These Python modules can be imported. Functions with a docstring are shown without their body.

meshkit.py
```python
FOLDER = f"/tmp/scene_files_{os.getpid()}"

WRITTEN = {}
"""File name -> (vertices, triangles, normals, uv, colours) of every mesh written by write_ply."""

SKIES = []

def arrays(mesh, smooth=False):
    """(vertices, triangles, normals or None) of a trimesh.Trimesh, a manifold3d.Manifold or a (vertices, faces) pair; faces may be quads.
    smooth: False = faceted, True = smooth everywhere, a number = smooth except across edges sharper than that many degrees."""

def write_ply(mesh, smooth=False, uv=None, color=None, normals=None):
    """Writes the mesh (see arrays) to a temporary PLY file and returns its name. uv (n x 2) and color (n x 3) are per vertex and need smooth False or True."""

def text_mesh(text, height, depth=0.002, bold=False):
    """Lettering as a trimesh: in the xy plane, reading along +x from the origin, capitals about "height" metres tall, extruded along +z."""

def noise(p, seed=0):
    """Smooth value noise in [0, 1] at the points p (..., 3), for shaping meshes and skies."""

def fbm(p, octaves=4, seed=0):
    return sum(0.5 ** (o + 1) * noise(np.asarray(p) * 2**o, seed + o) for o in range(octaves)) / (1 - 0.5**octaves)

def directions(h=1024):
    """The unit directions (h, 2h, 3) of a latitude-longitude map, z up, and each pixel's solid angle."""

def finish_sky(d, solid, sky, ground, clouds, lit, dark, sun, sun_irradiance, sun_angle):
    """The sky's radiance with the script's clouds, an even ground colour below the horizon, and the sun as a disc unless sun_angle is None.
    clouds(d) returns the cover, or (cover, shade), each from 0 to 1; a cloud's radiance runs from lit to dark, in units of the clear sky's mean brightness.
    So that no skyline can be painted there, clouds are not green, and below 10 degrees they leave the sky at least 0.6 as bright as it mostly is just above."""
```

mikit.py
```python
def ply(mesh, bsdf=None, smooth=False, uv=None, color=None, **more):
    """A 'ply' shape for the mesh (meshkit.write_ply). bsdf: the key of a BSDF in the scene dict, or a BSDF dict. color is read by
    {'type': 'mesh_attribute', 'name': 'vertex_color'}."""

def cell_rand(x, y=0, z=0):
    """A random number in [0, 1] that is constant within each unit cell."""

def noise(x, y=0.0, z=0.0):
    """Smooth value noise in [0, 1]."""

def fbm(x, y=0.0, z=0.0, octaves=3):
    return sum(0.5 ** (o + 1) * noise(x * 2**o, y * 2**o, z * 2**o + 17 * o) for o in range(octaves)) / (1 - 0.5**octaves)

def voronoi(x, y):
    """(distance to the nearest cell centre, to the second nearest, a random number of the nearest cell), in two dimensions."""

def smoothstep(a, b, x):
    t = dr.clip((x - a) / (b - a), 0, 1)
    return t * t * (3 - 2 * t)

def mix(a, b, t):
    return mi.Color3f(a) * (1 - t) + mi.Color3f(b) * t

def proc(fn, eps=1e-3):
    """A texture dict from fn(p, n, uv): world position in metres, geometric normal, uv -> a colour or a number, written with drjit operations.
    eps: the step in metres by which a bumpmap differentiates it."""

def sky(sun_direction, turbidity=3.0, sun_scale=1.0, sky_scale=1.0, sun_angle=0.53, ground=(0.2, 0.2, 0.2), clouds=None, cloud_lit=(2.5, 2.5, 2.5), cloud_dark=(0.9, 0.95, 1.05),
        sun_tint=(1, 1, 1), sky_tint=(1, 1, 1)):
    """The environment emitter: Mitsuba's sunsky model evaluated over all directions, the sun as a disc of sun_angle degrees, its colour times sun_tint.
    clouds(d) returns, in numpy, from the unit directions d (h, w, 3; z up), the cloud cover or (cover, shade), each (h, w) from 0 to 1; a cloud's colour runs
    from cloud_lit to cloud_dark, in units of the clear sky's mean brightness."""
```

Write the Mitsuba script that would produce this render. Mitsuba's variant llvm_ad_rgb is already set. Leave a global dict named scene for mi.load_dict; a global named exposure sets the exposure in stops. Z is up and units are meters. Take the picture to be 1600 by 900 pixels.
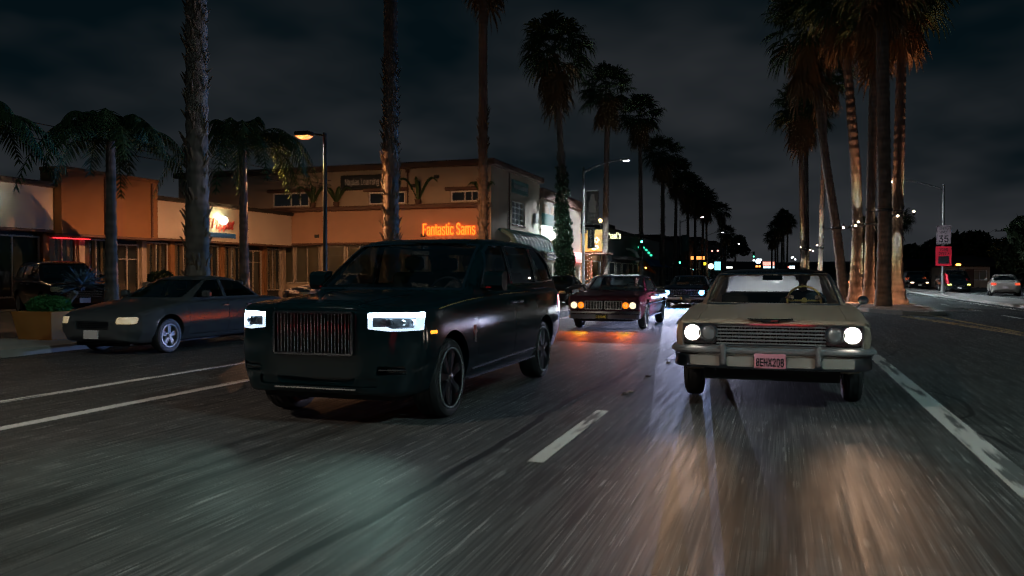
import math, random
import numpy as np, trimesh, drjit as dr, mitsuba as mi
import manifold3d as m3
from shapely.geometry import Polygon, box as sbox
from shapely import affinity
import mikit, meshkit

T = mi.ScalarTransform4f
scene, labels = {}, {}
exposure = 0.0

# ------------------------------------------------------------------ camera, sky, street lighting
CAM_H = 1.40
scene['camera'] = {'type': 'perspective', 'fov': 64.22, 'fov_axis': 'x', 'near_clip': 0.05, 'far_clip': 5000.0,
                   'to_world': T().look_at(origin=[0, 0, CAM_H], target=[-0.3128, 0.9497, CAM_H - 0.01569], up=[0, 0, 1])}


def night_clouds(d):
    # low cloud deck lit from below by the town: palest towards the horizon
    z = np.clip(d[..., 2], 0.0, 1)
    p = np.stack([d[..., 0] / (z + 0.22), d[..., 1] / (z + 0.22), z * 0.6], -1)
    a = meshkit.fbm(p * 1.3 + 11.3, 5, seed=4)
    b = meshkit.fbm(p * 3.4 + 3.7, 4, seed=9)
    shade = 0.98 - 0.9 * np.exp(-z / 0.13) + (0.5 - a) * 1.05 + (0.5 - b) * 0.6
    return np.ones_like(z), np.clip(shade, 0, 1)


scene['sky'] = {**mikit.sky([-0.35, -0.9, 0.10], turbidity=4, sun_scale=0.0, sky_scale=0.06, ground=(0.02, 0.02, 0.02), clouds=night_clouds,
                            cloud_lit=(16.8, 17.6, 19.6), cloud_dark=(0.6, 2.2, 3.2)), 'sampling_weight': 2.0}


def spot(key, origin, target, rgb, cutoff, beam, weight=1.0):
    o = np.asarray(origin, float)
    t = np.asarray(target, float)
    up = [0, 0, 1] if abs((t - o)[2]) < 0.95 * np.linalg.norm(t - o) else [0, 1, 0]
    scene[key] = {'type': 'spot', 'to_world': T().look_at(origin=o.tolist(), target=t.tolist(), up=up), 'intensity': {'type': 'rgb', 'value': [float(c) for c in rgb]},
                  'cutoff_angle': float(cutoff), 'beam_width': float(beam), 'sampling_weight': float(weight)}


# ------------------------------------------------------------------ materials
def pbr(name, color, rough=0.5, metallic=0.0, spec=0.5, **more):
    c = color if isinstance(color, dict) else {'type': 'rgb', 'value': list(color)}
    r = rough if isinstance(rough, dict) else float(rough)
    scene[name] = {'type': 'twosided', 'bsdf': {'type': 'principled', 'base_color': c, 'roughness': r, 'metallic': float(metallic), 'specular': float(spec), **more}}


def gloss(name, color, alpha=0.05):
    c = color if isinstance(color, dict) else {'type': 'rgb', 'value': list(color)}
    scene[name] = {'type': 'twosided', 'bsdf': {'type': 'roughplastic', 'diffuse_reflectance': c, 'alpha': alpha, 'nonlinear': True, 'int_ior': 1.6}}


def pane(name, tint):
    scene[name] = {'type': 'thindielectric', 'specular_transmittance': {'type': 'rgb', 'value': list(tint)}}


def road_col(p, n, uv):
    # stone grain drawn out along the lane by the paver's screed and by tyre polish
    s = mikit.noise(p.x * 85, p.y * 1.3, 0.0)
    f = mikit.noise(p.x * 210 + 7, p.y * 2.6, 3.0)
    g = mikit.fbm(p.x * 0.9, p.y * 0.35, 5.0, 3)
    fleck = mikit.smoothstep(0.80, 0.95, mikit.noise(p.x * 130 + 31, p.y * 2.6, 9.0))
    v = 0.010 + 0.110 * s * f + 0.024 * g + 0.13 * fleck
    # oil dripped along the middle of each lane, ragged and in drops
    e = mikit.fbm(p.x * 3.0, p.y * 0.5, 8.0, 3) - 0.5
    lane = dr.minimum(dr.abs(p.x - 0.0 + e * 0.5), dr.abs(p.x + 4.1 + e * 0.5))
    oil = mikit.smoothstep(0.55, 0.30, lane) * mikit.smoothstep(0.30, 0.62, mikit.noise(p.x * 9, p.y * 1.1, 6.0))
    # tar: a lengthwise joint, a few wandering crack seals, and squares of later patching
    w = mikit.noise(p.y * 0.6, 3.0) * 0.10 + mikit.noise(p.y * 4.0, 9.0) * 0.03
    tar = mikit.smoothstep(0.045, 0.03, dr.abs(p.x + 2.18 + w))
    w2 = mikit.fbm(p.y * 0.35, 21.0, 0.0, 3) * 2.4
    tar = dr.maximum(tar, 0.8 * mikit.smoothstep(0.035, 0.02, dr.abs(p.x - 3.2 + w2)))
    w3 = mikit.fbm(p.y * 0.5, 41.0, 0.0, 3) * 1.6
    tar = dr.maximum(tar, 0.7 * mikit.smoothstep(0.03, 0.018, dr.abs(p.x + 5.9 + w3)))
    patch = dr.select(mikit.cell_rand(dr.floor(p.x / 1.7 + 0.3), dr.floor(p.y / 4.3)) > 0.80, 1.0, 0.0)
    v = v * (1 - 0.55 * oil) * (1 - 0.22 * patch) * (1 - tar) + 0.010 * tar
    return mi.Color3f(v * 1.02, v, v * 0.97)


def road_rough(p, n, uv):
    s = mikit.noise(p.x * 40 + 5, p.y * 1.3, 2.0)
    g = mikit.fbm(p.x * 0.8, p.y * 0.3, 1.0, 2)
    return dr.clip(0.50 + 0.14 * s + 0.12 * g, 0.3, 0.9)


def road_bump(p, n, uv):
    return mikit.noise(p.x * 70, p.y * 4.0, 1.0) + 0.6 * mikit.noise(p.x * 25 + 3, p.y * 2.0, 4.0)


def blotch(c0, c1, scale=1.0, speck=0.15):
    def fn(p, n, uv):
        a = mikit.fbm(p.x * scale, p.y * scale, p.z * scale, 4)
        b = mikit.noise(p.x * scale * 23, p.y * scale * 23, p.z * scale * 23)
        return mikit.mix(c0, c1, dr.clip(a * (1 - speck) + b * speck, 0, 1))
    return mikit.proc(fn)


scene['asphalt'] = {'type': 'twosided', 'bsdf': {'type': 'bumpmap', 'arbitrary': mikit.proc(road_bump, 0.004), 'scale': 0.0003,
                    'nested': {'type': 'principled', 'base_color': mikit.proc(road_col), 'roughness': mikit.proc(road_rough), 'specular': 0.5}}}


def paint_col(p, n, uv):
    w = mikit.fbm(p.x * 14, p.y * 1.4, 0.0, 4)
    v = dr.clip(0.62 - 0.5 * mikit.smoothstep(0.52, 0.72, w), 0.08, 0.7)
    return mi.Color3f(v, v * 0.97, v * 0.92)


def ypaint_col(p, n, uv):
    w = mikit.fbm(p.x * 11 + 4, p.y * 1.4, 0.0, 4)
    v = dr.clip(1.0 - 0.75 * mikit.smoothstep(0.52, 0.75, w), 0.1, 1)
    return mi.Color3f(v * 0.40, v * 0.27, v * 0.09)


pbr('road_paint', mikit.proc(paint_col), 0.55)
pbr('yellow_paint', mikit.proc(ypaint_col), 0.55)
pbr('concrete', blotch((0.22, 0.21, 0.19), (0.36, 0.34, 0.31), 1.3), 0.8)
pbr('dark_ground', blotch((0.025, 0.026, 0.022), (0.06, 0.055, 0.045), 0.6), 0.95)
pbr('lot_asphalt', blotch((0.045, 0.045, 0.045), (0.085, 0.082, 0.078), 0.8), 0.75)
pbr('soil', blotch((0.10, 0.065, 0.045), (0.24, 0.17, 0.12), 2.2), 0.95)
pbr('stucco', blotch((0.36, 0.29, 0.22), (0.46, 0.38, 0.30), 1.5, 0.35), 0.9)
pbr('stucco_orange', blotch((0.22, 0.105, 0.045), (0.29, 0.145, 0.065), 1.1, 0.3), 0.9)
pbr('stucco_salmon', blotch((0.40, 0.235, 0.155), (0.52, 0.31, 0.21), 1.3, 0.3), 0.9)
pbr('bumper_panel', (0.42, 0.37, 0.33), 0.5, 0.2)
pbr('stucco_white', blotch((0.52, 0.44, 0.36), (0.64, 0.56, 0.47), 1.1, 0.3), 0.9)
pbr('trim_brown', (0.11, 0.06, 0.045), 0.7)
pbr('roof_dark', (0.03, 0.028, 0.027), 0.9)
pbr('dark_wall', blotch((0.03, 0.035, 0.04), (0.06, 0.065, 0.07), 0.7), 0.85)
pbr('dark_metal', (0.03, 0.032, 0.034), 0.45, 0.0)
pbr('pole_metal', (0.28, 0.29, 0.29), 0.5, 0.6)
pbr('window_frame', (0.42, 0.38, 0.33), 0.55)
pbr('curtain', (0.42, 0.28, 0.18), 0.9)
pbr('awning_green', (0.06, 0.16, 0.16), 0.6)
pbr('awning_orange', (0.65, 0.20, 0.03), 0.7)
pbr('cloth_grey', (0.25, 0.24, 0.24), 0.9)
pbr('sign_black', (0.012, 0.014, 0.018), 0.5)
pbr('sign_white', (0.75, 0.73, 0.70), 0.6)
pbr('sign_red', (0.75, 0.02, 0.05), 0.5)
pbr('sign_blue', (0.02, 0.10, 0.30), 0.5)
pbr('letter_red', (0.38, 0.03, 0.03), 0.6)
pbr('terracotta', blotch((0.42, 0.16, 0.03), (0.55, 0.23, 0.06), 3.0), 0.75)


def bark_col(p, n, uv):
    r = mikit.noise(p.x * 2.5, p.y * 2.5, p.z * 9.0)
    s = mikit.fbm(p.x * 9, p.y * 9, p.z * 3.0, 3)
    return mikit.mix((0.075, 0.06, 0.052), (0.30, 0.235, 0.19), dr.clip(0.65 * r + 0.5 * s - 0.1, 0, 1))


pbr('bark', mikit.proc(bark_col), 0.95)
pbr('leaf_base', (0.17, 0.12, 0.08), 0.95)
for nm_, col_ in (('frond', (0.045, 0.085, 0.03)), ('frond_dry', (0.20, 0.125, 0.06)), ('ivy', (0.02, 0.05, 0.02)), ('foliage', (0.04, 0.07, 0.03)), ('foliage_blue', (0.10, 0.15, 0.20)), ('planter_green', (0.03, 0.16, 0.04))):
    pbr(nm_, col_, 0.7)
# cars
gloss('paint_black', (0.004, 0.026, 0.034), 0.02)  # black paint with the teal bloom of the headlamps put into its colour
gloss('paint_cream', (0.74, 0.62, 0.52), 0.10)
gloss('paint_maroon', (0.11, 0.018, 0.03), 0.05)
gloss('paint_navy', (0.006, 0.012, 0.03), 0.07)
gloss('paint_silver', (0.30, 0.30, 0.32), 0.15)
gloss('paint_white', (0.62, 0.60, 0.56), 0.12)
gloss('paint_grey', (0.15, 0.17, 0.18), 0.05)
gloss('paint_dark', (0.010, 0.012, 0.016), 0.04)
gloss('roof_black', (0.008, 0.010, 0.014), 0.12)
pbr('chrome', (0.82, 0.82, 0.84), 0.06, 1.0)
pbr('chrome_dark', (0.30, 0.30, 0.32), 0.16, 1.0)
pbr('rim_silver', (0.55, 0.55, 0.57), 0.3, 0.75)
pbr('gold_line', (0.75, 0.50, 0.16), 0.35, 0.7)
pbr('rubber', (0.014, 0.014, 0.015), 0.65)
pbr('black_plastic', (0.012, 0.013, 0.014), 0.5)
pbr('under', (0.012, 0.012, 0.012), 0.8)
pbr('leather', (0.045, 0.042, 0.04), 0.55)
pbr('headliner', (0.32, 0.31, 0.30), 0.9)
pbr('lens_dark', (0.10, 0.11, 0.13), 0.15, 0.6)
pbr('lamp_bulb', (0.85, 0.85, 0.85), 0.3)
pbr('amber_lens', (0.8, 0.30, 0.03), 0.3)
pbr('red_lens', (0.45, 0.01, 0.015), 0.25)
pbr('plate_white', (0.72, 0.70, 0.70), 0.55)
pbr('plate_red_lit', (0.80, 0.33, 0.42), 0.5)  # white plate; red tail-lamp light on it is put into its colour
pbr('lens_yellowed', (0.72, 0.60, 0.36), 0.2, 0.3)
pbr('faded_sign', (0.34, 0.27, 0.29), 0.6)  # white sign darkened in its colour to stand for dim light
pbr('plate_dark', (0.03, 0.028, 0.01), 0.5)
pbr('plate_yellow', (0.7, 0.48, 0.06), 0.5)
pbr('skin', (0.36, 0.21, 0.15), 0.6)
pbr('hair', (0.03, 0.022, 0.018), 0.7)
pbr('cloth_dark', (0.03, 0.032, 0.04), 0.9)
pane('glass_clear', (0.92, 0.95, 0.94))
pane('glass_tint', (0.40, 0.47, 0.48))
pane('glass_shop', (0.75, 0.80, 0.80))
# old hazed back glass: mostly scatters what shines in from behind
scene['glass_hazed'] = {'type': 'blendbsdf', 'weight': 0.5, 'a': {'type': 'thindielectric'},
                        'b': {'type': 'principledthin', 'base_color': {'type': 'rgb', 'value': [0.75, 0.75, 0.75]}, 'roughness': 0.6, 'diff_trans': 1.7, 'spec_trans': 0.0}}


# ------------------------------------------------------------------ mesh helpers
def box(x0, x1, y0, y1, z0, z1):
    m = trimesh.creation.box((abs(x1 - x0), abs(y1 - y0), abs(z1 - z0)))
    m.apply_translation(((x0 + x1) / 2, (y0 + y1) / 2, (z0 + z1) / 2))
    return m


def cbox(x0, x1, y0, y1, z0, z1, c=0.02):
    """A box with chamfered edges."""
    def r(e):
        return [(x, y, z) for x in (x0 + (c if e != 0 else 0), x1 - (c if e != 0 else 0)) for y in (y0 + (c if e != 1 else 0), y1 - (c if e != 1 else 0)) for z in (z0 + (c if e != 2 else 0), z1 - (c if e != 2 else 0))]
    return tm(m3.Manifold.hull_points(np.array(r(0) + r(1) + r(2), float)))


def tm(m):
    if isinstance(m, trimesh.Trimesh):
        return m
    q = m.to_mesh()
    return trimesh.Trimesh(q.vert_properties[:, :3], q.tri_verts, process=False)


def mf(mesh):
    if isinstance(mesh, m3.Manifold):
        return mesh
    mesh = trimesh.Trimesh(mesh.vertices, mesh.faces, process=True)
    m = m3.Manifold(m3.Mesh(np.asarray(mesh.vertices, np.float32), np.asarray(mesh.faces, np.uint32)))
    if m.volume() < 0:
        m = m3.Manifold(m3.Mesh(np.asarray(mesh.vertices, np.float32), np.asarray(mesh.faces[:, ::-1], np.uint32)))
    return m


def cat(*ms):
    out = []
    for m in ms:
        out += [tm(x) for x in m] if isinstance(m, (list, tuple)) else [tm(m)]
    return trimesh.util.concatenate(out)


def tube(pts, r, n=8, cap=True):
    pts = np.asarray(pts, float)
    r = np.broadcast_to(np.asarray(r, float), (len(pts),))
    tang = np.gradient(pts, axis=0)
    tang /= np.linalg.norm(tang, axis=1, keepdims=True) + 1e-12
    ref = np.array([0, 0, 1.0]) if abs(tang[0][2]) < 0.9 else np.array([1.0, 0, 0])
    V = []
    for p, t, rr in zip(pts, tang, r):
        a = np.cross(t, ref)
        a /= np.linalg.norm(a) + 1e-12
        b = np.cross(t, a)
        ref = ref - t * (ref @ t)
        an = np.arange(n) * 2 * np.pi / n
        V.append(p + rr * (np.cos(an)[:, None] * a + np.sin(an)[:, None] * b))
    return loft(V, cap)


def loft(rings, cap=True):
    rings = np.asarray(rings, float)
    k, n = rings.shape[:2]
    V = rings.reshape(-1, 3)
    i, j = np.meshgrid(np.arange(k - 1), np.arange(n), indexing='ij')
    a = (i * n + j).ravel(); b = (i * n + (j + 1) % n).ravel(); c = a + n; d = b + n
    F = np.vstack([np.stack([a, b, d], 1), np.stack([a, d, c], 1)])
    if cap:
        e0, e1 = len(V), len(V) + 1
        V = np.vstack([V, rings[0].mean(0), rings[-1].mean(0)])
        q = np.arange(n)
        F = np.vstack([F, np.stack([(q + 1) % n, q, np.full(n, e0)], 1), np.stack([(k - 1) * n + q, (k - 1) * n + (q + 1) % n, np.full(n, e1)], 1)])
    m = trimesh.Trimesh(V, F, process=False)
    if cap and m.volume < 0:
        m.invert()
    return m


def prism(poly, axis, a, b):
    """A shapely polygon in the plane normal to axis (x: (y,z), y: (x,z), z: (x,y)) drawn out from a to b."""
    if not isinstance(poly, Polygon):
        poly = Polygon(poly)
    m = trimesh.creation.extrude_polygon(poly, b - a, engine='earcut')
    v = m.vertices.copy()
    if axis == 'z':
        v[:, 2] += a
    elif axis == 'x':
        v = np.stack([v[:, 2] + a, v[:, 0], v[:, 1]], 1)
    else:
        v = np.stack([v[:, 0], v[:, 2] + a, v[:, 1]], 1)
    m = trimesh.Trimesh(v, m.faces, process=False)
    if m.volume < 0:
        m.invert()
    return m


def rrect(x0, x1, y0, y1, r):
    return sbox(x0 + r, y0 + r, x1 - r, y1 - r).buffer(r, quad_segs=5)


def cyl(p0, p1, r, n=20, r1=None):
    return tube([p0, p1], [r, r if r1 is None else r1], n)


def ball(c, r, sub=2, sc=(1, 1, 1)):
    m = trimesh.creation.icosphere(subdivisions=sub, radius=r)
    m.apply_scale(sc)
    m.apply_translation(c)
    return m


def lathe(profile, axis='x', n=40, at=(0, 0, 0)):
    """profile: (radius, along) pairs, closed round the axis."""
    P = np.asarray(profile, float)
    an = np.arange(n) * 2 * np.pi / n
    rings = []
    for t in an:
        c, s = np.cos(t), np.sin(t)
        if axis == 'x':
            rings.append(np.stack([P[:, 1], P[:, 0] * c, P[:, 0] * s], 1))
        elif axis == 'y':
            rings.append(np.stack([P[:, 0] * c, P[:, 1], P[:, 0] * s], 1))
        else:
            rings.append(np.stack([P[:, 0] * c, P[:, 0] * s, P[:, 1]], 1))
    rings = np.asarray(rings + [rings[0]])
    m = loft(rings, cap=False)
    m = trimesh.Trimesh(m.vertices + np.asarray(at), m.faces, process=True)
    if m.is_watertight and m.volume < 0:
        m.invert()
    return m


def text(s, h, depth=0.01, bold=False, facing='-y', at=(0, 0, 0), width=None, align='l'):
    """Lettering standing upright: facing -y reads along +x; facing +x reads along +y."""
    m = meshkit.text_mesh(s, h, depth, bold)
    v = m.vertices.copy()
    if width:
        v[:, 0] *= width / (v[:, 0].max() - v[:, 0].min())
    v[:, 0] -= v[:, 0].min()
    if align == 'c':
        v[:, 0] -= v[:, 0].max() / 2
    if facing == '-y':
        v = np.stack([v[:, 0], -v[:, 2], v[:, 1]], 1)
    else:
        v = np.stack([v[:, 2], v[:, 0], v[:, 1]], 1)
    return trimesh.Trimesh(v + np.asarray(at), m.faces, process=False)


def area(rgb, weight=1.0):
    return {'type': 'area', 'radiance': {'type': 'rgb', 'value': [float(c) for c in rgb]}, 'sampling_weight': float(weight)}


def newkey(name):
    k, i = name, 1
    while k in labels or k in scene:
        k = f'{name}_{i:03d}'
        i += 1
    return k


class Kit:
    """One kind of thing: its parts' shapes, to be put down any number of times."""
    def __init__(self):
        self.parts, self.beams = {}, []

    def add(self, path, mesh, mat, smooth=30, emit=None, stuff=False):
        p, i = path, 1
        while p in self.parts:
            p = f'{path}_{i:03d}'
            i += 1
        d = mikit.ply(tm(mesh) if isinstance(mesh, m3.Manifold) else mesh, mat, smooth)
        if emit is not None:
            d['emitter'] = area(*emit)
        self.parts[p] = (d, stuff)
        return p

    def beam(self, o, t, rgb, cutoff, beam, weight=1.0):
        self.beams.append((o, t, rgb, cutoff, beam, weight))

    def place(self, name, label, cat_, pos=(0, 0, 0), rz=0.0, group=None, mats=None, skip=(), sc=1.0, part_labels=None, kind=None, lit=True):
        key = newkey(name)
        labels[key] = {'label': label, 'category': cat_}
        if group:
            labels[key]['group'] = group
        if kind:
            labels[key]['kind'] = kind
        M = T().translate(list(pos)).rotate([0, 0, 1], rz).scale(sc)
        for p, (d, stuff) in self.parts.items():
            if any(p.startswith(s) for s in skip):
                continue
            d = dict(d)
            d['to_world'] = M
            if mats and d['bsdf']['id'] in mats:
                d['bsdf'] = {'type': 'ref', 'id': mats[d['bsdf']['id']]}
            if not lit:
                d.pop('emitter', None)
            k = key + '__' + p if p else key
            scene[k] = d
            if stuff:
                labels[k] = {'kind': 'stuff'}
            if part_labels and p in part_labels:
                labels.setdefault(k, {})['label'] = part_labels[p]
        A = np.array(M.matrix)
        for i, (o, t, rgb, cu, be, w) in enumerate(self.beams if lit else ()):
            o = (A @ np.array([*o, 1]))[:3]
            t = (A @ np.array([*t, 1]))[:3]
            for part, c, q in (('core', .42, .28), ('middle', .7, .30), ('spread', 1.0, .25)):
                spot(f'beam_of_{key}_{i}_{part}', o, t, q * np.array(rgb), cu * c, be * c * .5, w * (1.2 if part == 'core' else .7))
        return key


def thing(name, label, cat_, meshes, group=None, kind=None):
    """meshes: list of (path, mesh, material[, smooth[, emit]]) in world coordinates."""
    k = Kit()
    for m in meshes:
        k.add(*m)
    return k.place(name, label, cat_, group=group, kind=kind)


def structure(name, mesh, mat, smooth=False):
    scene[name] = mikit.ply(mesh, mat, smooth)
    labels[name] = {'kind': 'structure'}


# ------------------------------------------------------------------ vehicles (front at y = 0, rear at y = L, x to the camera's right)
def interp(tab, y):
    t = np.asarray(tab, float)
    return np.interp(y, t[:, 0], t[:, 1])


def section(w, zb, zt, rb, rt, crown, tuck, waist):
    """Closed ring of (x, z): one car cross-section."""
    h = zt - zb
    rb, rt = min(rb, h * 0.4, w * 0.4), min(rt, h * 0.4, w * 0.4)
    P = [(0, zb), (w * 0.45, zb), (w - rb - tuck, zb)]
    for a in np.linspace(-80, 0, 5):
        P.append((w - tuck - rb + rb * math.cos(math.radians(a)), zb + rb + rb * math.sin(math.radians(a))))
    zs, ze = zb + rb, zt - rt
    for t in np.linspace(0.12, 0.88, 7):
        P.append((w - tuck * (1 - min(1, t / waist)) ** 2 - 0.02 * max(0, (t - waist) / (1 - waist)) ** 2, zs + (ze - zs) * t))
    xt = w - 0.02
    for a in np.linspace(0, 82, 6):
        P.append((xt - rt + rt * math.cos(math.radians(a)), ze + rt * math.sin(math.radians(a))))
    for t in (0.18, 0.36, 0.54, 0.70, 0.84, 1.0):
        x = (xt - rt) * (1 - t)
        P.append((x, zt + crown * (1 - (x / max(xt - rt, 1e-6)) ** 2)))
    P = np.array(P)
    L = P[1:-1][::-1].copy()
    L[:, 0] *= -1
    return np.vstack([P, L])


def body_solid(sp, grow=0.0):
    ys = np.unique(np.round(np.concatenate([np.asarray(sp['w'])[:, 0], np.asarray(sp['zt'])[:, 0], np.linspace(0.7, sp['L'] - 0.7, 14)]), 3))
    rings = []
    for y in ys:
        q = section(interp(sp['w'], y) + grow, interp(sp['zb'], y) - grow, interp(sp['zt'], y) + grow, sp.get('rb', 0.08), interp(sp['rt'], y) if not np.isscalar(sp['rt']) else sp['rt'], interp(sp['crown'], y), sp.get('tuck', 0.04), sp.get('waist', 0.5))
        if sp.get('bump'):
            q = sp['bump'](q, y)
        rings.append(np.stack([q[:, 0], np.full(len(q), y), q[:, 1]], 1))
    if grow:
        rings[0][:, 1] -= grow
        rings[-1][:, 1] += grow
    return mf(loft(rings))


def plan(w, y0, y1, rf, rr, bow_f, bow_r):
    """Rounded plan outline of the cabin at one height."""
    P = []
    for a in np.linspace(-90, 0, 7):
        P.append((w - rf + rf * math.cos(math.radians(a)), y0 + rf + rf * math.sin(math.radians(a))))
    for t in np.linspace(0.12, 0.88, 6):
        P.append((w, y0 + rf + (y1 - rr - y0 - rf) * t))
    for a in np.linspace(0, 90, 7):
        P.append((w - rr + rr * math.cos(math.radians(a)), y1 - rr + rr * math.sin(math.radians(a))))
    R = np.array(P)
    xs = [0.66, 0.33, 0.0, -0.33, -0.66]
    back = np.array([((w - rr) * x, y1) for x in xs])
    front = np.array([((w - rf) * x, y0) for x in xs[::-1]])
    Lf = R[::-1].copy()
    Lf[:, 0] *= -1
    Q = np.vstack([R, back, Lf, front])
    k = 1 - (Q[:, 0] / w) ** 2
    mid = (y0 + y1) / 2
    Q[:, 1] += np.where(Q[:, 1] < mid, -bow_f * k, bow_r * k) * np.clip(np.abs(Q[:, 1] - mid) / (0.5 * (y1 - y0)), 0, 1) ** 3
    return Q


def cabin_solid(levels, off=0.0):
    """levels: (z, half-width, y front, y rear, corner radius front, rear, bow front, rear)."""
    rings = []
    for i, (z, w, y0, y1, rf, rr, bf, br) in enumerate(levels):
        q = plan(w + off, y0 - off * 1.4, y1 + off * 1.4, rf, rr, bf, br)
        zz = z + (off if i == len(levels) - 1 else off * max(0, (i - len(levels) + 3)) / 2.0)
        rings.append(np.column_stack([q, np.full(len(q), zz)]))
    return mf(loft(rings))


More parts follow.
